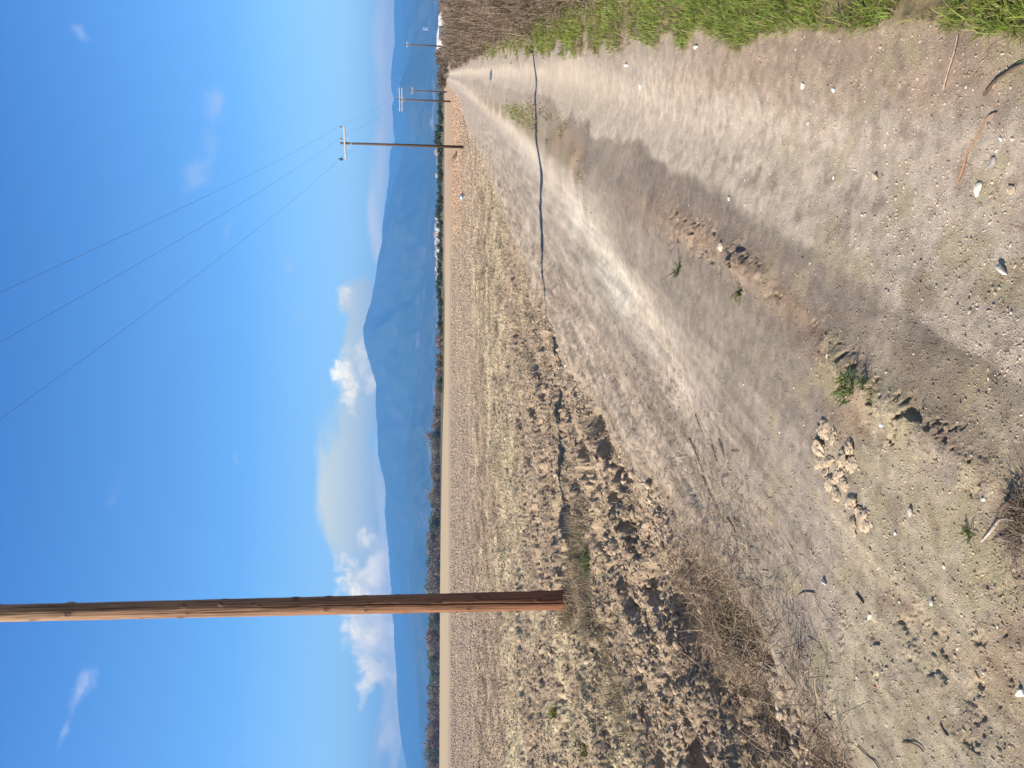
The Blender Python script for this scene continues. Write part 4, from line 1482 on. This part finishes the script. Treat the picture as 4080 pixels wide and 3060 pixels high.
# domain warp
wn = noise(nt, 7, 5, .6, cb.outputs['Vector'])
ws = N(nt, 'ShaderNodeVectorMath', operation='SUBTRACT'); L.new(wn.outputs['Color'], ws.inputs[0]); ws.inputs[1].default_value = (.5, .5, .5)
wk = N(nt, 'ShaderNodeVectorMath', operation='MULTIPLY'); L.new(ws.outputs['Vector'], wk.inputs[0]); wk.inputs[1].default_value = (.09, .045, 0)
wv = N(nt, 'ShaderNodeVectorMath', operation='ADD'); L.new(cb.outputs['Vector'], wv.inputs[0]); L.new(wk.outputs['Vector'], wv.inputs[1])
nf = noise(nt, 22, 7, .62, wv.outputs['Vector'])
mpp = N(nt, 'ShaderNodeMapping'); mpp.inputs['Scale'].default_value = (9, 26, 1); L.new(wv.outputs['Vector'], mpp.inputs['Vector'])
nst = noise(nt, 1, 6, .6, mpp.outputs['Vector'])
front = math_('GREATER_THAN', sx.outputs['Y'], .1)


def cloud_layer(prev, col, blobs, namp, nout, edge=.5, col2=None, soft=None):
    """blobs: (px, py, half height px, half width px, tilt, weight) read off the photograph as directions on the sky"""
    tot = None
    for (px, py, rv, ru, tilt, wgt) in blobs:
        u0, v0 = uv(px, py)
        mp = N(nt, 'ShaderNodeMapping', vector_type='TEXTURE')
        mp.inputs['Location'].default_value = (u0, v0, 0)
        mp.inputs['Rotation'].default_value = (0, 0, tilt)
        mp.inputs['Scale'].default_value = (ru / F, rv / F, 1)
        L.new(wv.outputs['Vector'], mp.inputs['Vector'])
        ln = N(nt, 'ShaderNodeVectorMath', operation='LENGTH')
        L.new(mp.outputs['Vector'], ln.inputs[0])
        v = math_('SUBTRACT', 1.0, ln.outputs['Value'])
        v = math_('ADD', v, math_('MULTIPLY', math_('SUBTRACT', nout, .5), namp))
        mr = N(nt, 'ShaderNodeMapRange', interpolation_type='SMOOTHSTEP')
        mr.inputs['From Min'].default_value = 0
        mr.inputs['From Max'].default_value = edge
        mr.inputs['To Max'].default_value = wgt
        L.new(v, mr.inputs['Value'])
        tot = mr.outputs['Result'] if tot is None else math_('MAXIMUM', tot, mr.outputs['Result'])
    tot = math_('MULTIPLY', tot, front)
    if soft:
        mr = N(nt, 'ShaderNodeMapRange', interpolation_type='SMOOTHSTEP')
        mr.inputs['From Min'].default_value, mr.inputs['From Max'].default_value = soft
        L.new(nout, mr.inputs['Value'])
        tot = math_('MULTIPLY', tot, mr.outputs['Result'])
    mx = N(nt, 'ShaderNodeMix', data_type='RGBA')
    L.new(tot, mx.inputs['Factor'])
    L.new(prev, mx.inputs[6])
    mx.inputs[7].default_value = (*[c / SKYK for c in col], 1)
    if col2:
        m2 = N(nt, 'ShaderNodeMix', data_type='RGBA')
        mr = N(nt, 'ShaderNodeMapRange', interpolation_type='SMOOTHSTEP')
        mr.inputs['From Min'].default_value, mr.inputs['From Max'].default_value = .38, .62
        L.new(nf.outputs['Fac'], mr.inputs['Value'])
        L.new(mr.outputs['Result'], m2.inputs['Factor'])
        m2.inputs[6].default_value = (*[c / SKYK for c in col2], 1)
        m2.inputs[7].default_value = (*[c / SKYK for c in col], 1)
        L.new(m2.outputs[2], mx.inputs[7])
    return mx.outputs[2]


zr_ = ramp(nt, sx.outputs['Z'], [(0.0, (1.0, 1.0, .80)), (.11, (.95, .93, .78)), (.24, (.47, .68, .76)), (.48, (.225, .43, .635)), (.62, (.17, .24, .29)), (1.0, (.12, .155, .17))])
mg = N(nt, 'ShaderNodeVectorMath', operation='MULTIPLY')
L.new(sky.outputs['Color'], mg.inputs[0]); L.new(zr_.outputs['Color'], mg.inputs[1])
mg2 = N(nt, 'ShaderNodeVectorMath', operation='SCALE'); L.new(mg.outputs['Vector'], mg2.inputs[0]); mg2.inputs['Scale'].default_value = 2.2
bk = N(nt, 'ShaderNodeMapRange', interpolation_type='SMOOTHSTEP')  # unseen whitish cloud glow behind the camera, added as fill to neutralise blue shadows
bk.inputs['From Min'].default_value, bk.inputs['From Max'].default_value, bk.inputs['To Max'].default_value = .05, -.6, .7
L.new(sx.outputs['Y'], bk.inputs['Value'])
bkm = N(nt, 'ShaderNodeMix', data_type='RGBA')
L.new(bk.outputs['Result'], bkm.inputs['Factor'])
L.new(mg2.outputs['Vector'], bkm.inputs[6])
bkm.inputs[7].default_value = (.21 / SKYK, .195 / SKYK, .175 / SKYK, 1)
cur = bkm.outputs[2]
# hazy pale band low over the hills on the right, and thin veils high up
cur = cloud_layer(cur, (1.35, 1.08, .66), [(1530, 250, 62, 1000, 0, .85), (1508, 930, 40, 330, .09, .7)], .25, nst.outputs['Fac'], .8)
cur = cloud_layer(cur, (.38, .39, .46), [(858, 400, 62, 95, .1, .50), (792, 650, 66, 150, -.45, .45), (304, 134, 36, 62, .5, .40), (335, 2735, 46, 120, -.35, .62),
                                         (285, 2890, 22, 160, -.3, .45), (1150, 1088, 26, 34, .4, .42), (1216, 1232, 26, 84, -.5, .32), (890, 940, 24, 90, -.2, .22),
                                         (445, 1990, 34, 130, -.2, .14), (935, 1838, 12, 34, .3, .35), (1240, 130, 60, 70, 0, .25),
                                         (520, 2470, 14, 90, -.6, .12)], 2.0, nf.outputs['Fac'], 1.3, None, (.30, .60))
# grey lens and the banks over the ridge
cur = cloud_layer(cur, (.70, .64, .36), [(1405, 1960, 155, 360, .05, .95), (1430, 1640, 100, 260, -.1, .9), (1465, 1480, 95, 230, -.1, .95), (1450, 1310, 90, 190, -.2, .95),
                                         (1425, 1195, 80, 120, 0, .9), (1500, 2300, 140, 420, 0, .9), (1565, 2600, 70, 560, 0, .9), (1560, 3000, 90, 330, 0, .55)], 1.0, nst.outputs['Fac'], .45)
# sunlit tops and rims
cur = cloud_layer(cur, (1.35, 1.10, .56), [(1525, 2060, 42, 330, .05, .75), (1530, 1700, 44, 240, 0, .6), (1520, 1500, 50, 150, 0, .7), (1520, 1050, 34, 170, .1, .55),
                                         (1540, 2700, 70, 480, .02, .85), (1505, 1330, 46, 150, 0, .6), (1535, 2300, 60, 330, 0, .8)], 1.3, nst.outputs['Fac'], .8)
cur = cloud_layer(cur, (1.5, 1.22, .70), [(1500, 2400, 105, 330, -.12, .95), (1545, 2700, 62, 330, 0, .9), (1570, 2960, 34, 160, 0, .7), (1530, 1560, 34, 180, 0, .7)], 1.0, nf.outputs['Fac'], .4)
cur = cloud_layer(cur, (1.95, 1.5, .72), [(1388, 1188, 44, 84, .2, .5), (1392, 1466, 52, 96, .1, .8), (1388, 1556, 60, 110, .3, .85), (1470, 1500, 60, 150, 0, .7), (1420, 2300, 105, 150, .2, 1), (1490, 2290, 110, 210, 0, 1),
                                         (1465, 2450, 115, 210, -.35, 1), (1500, 2620, 75, 220, -.25, 1), (1462, 2680, 40, 60, 0, .8), (1515, 2760, 34, 130, -.2, .7), (1385, 2520, 44, 60, -.3, .6),
                                         (1530, 2450, 70, 360, 0, 1), (1552, 2800, 48, 240, 0, .85), (1440, 2790, 26, 90, -.3, .5), (1550, 2950, 24, 140, 0, .5), (1535, 1640, 26, 150, 0, .5), (1450, 1440, 40, 90, .1, .55)], 2.6, nf.outputs['Fac'], .8, (.95, .80, .46))
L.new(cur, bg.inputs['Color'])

# the air between here and the mountains
HZ = 11500
b = MB()
b.box((0, 0, 385 - 4), (HZ * 2, HZ * 2, 776))
m = bpy.data.materials.new('air')
m.use_nodes = True
nt2 = m.node_tree
nt2.nodes.remove(nt2.nodes['Principled BSDF'])
vol = N(nt2, 'ShaderNodeVolumePrincipled')
vol.inputs['Color'].default_value = (.13, .43, 1.0, 1)
vol.inputs['Density'].default_value = 2.15e-4
nt2.links.new(vol.outputs['Volume'], nt2.nodes['Material Output'].inputs['Volume'])
tag(b.build('haze', m), kind='stuff')

# ------------------------------------------------------------------ camera (held upright on its side, as the photograph is stored)
cam = bpy.data.cameras.new('camera')
cam.sensor_fit = 'HORIZONTAL'
cam.sensor_width = 36
cam.lens = F / 4080 * 36
cam.clip_start = .05
cam.clip_end = 40000
co = bpy.data.objects.new('camera', cam)
COL.objects.link(co)
fw = Vector((0, CP, -SP)); up0 = Vector((0, SP, CP)); rt0 = Vector((1, 0, 0))
Xa = (-up0 + ROLL * rt0).normalized()
Ya = (rt0 + ROLL * up0).normalized()
Za = -fw
co.matrix_world = Matrix(((Xa.x, Ya.x, Za.x, 0), (Xa.y, Ya.y, Za.y, 0), (Xa.z, Ya.z, Za.z, HC), (0, 0, 0, 1)))
scene.camera = co

scene.view_settings.view_transform = 'Standard'
scene.view_settings.look = 'None'
scene.view_settings.exposure = 1.16
scene.view_settings.gamma = 1
scene.cycles.use_denoising = True
scene.cycles.max_bounces = 5
scene.cycles.diffuse_bounces = 2
scene.cycles.transparent_max_bounces = 8
scene.cycles.volume_bounces = 0
scene.cycles.caustics_reflective = False
scene.cycles.caustics_refractive = False
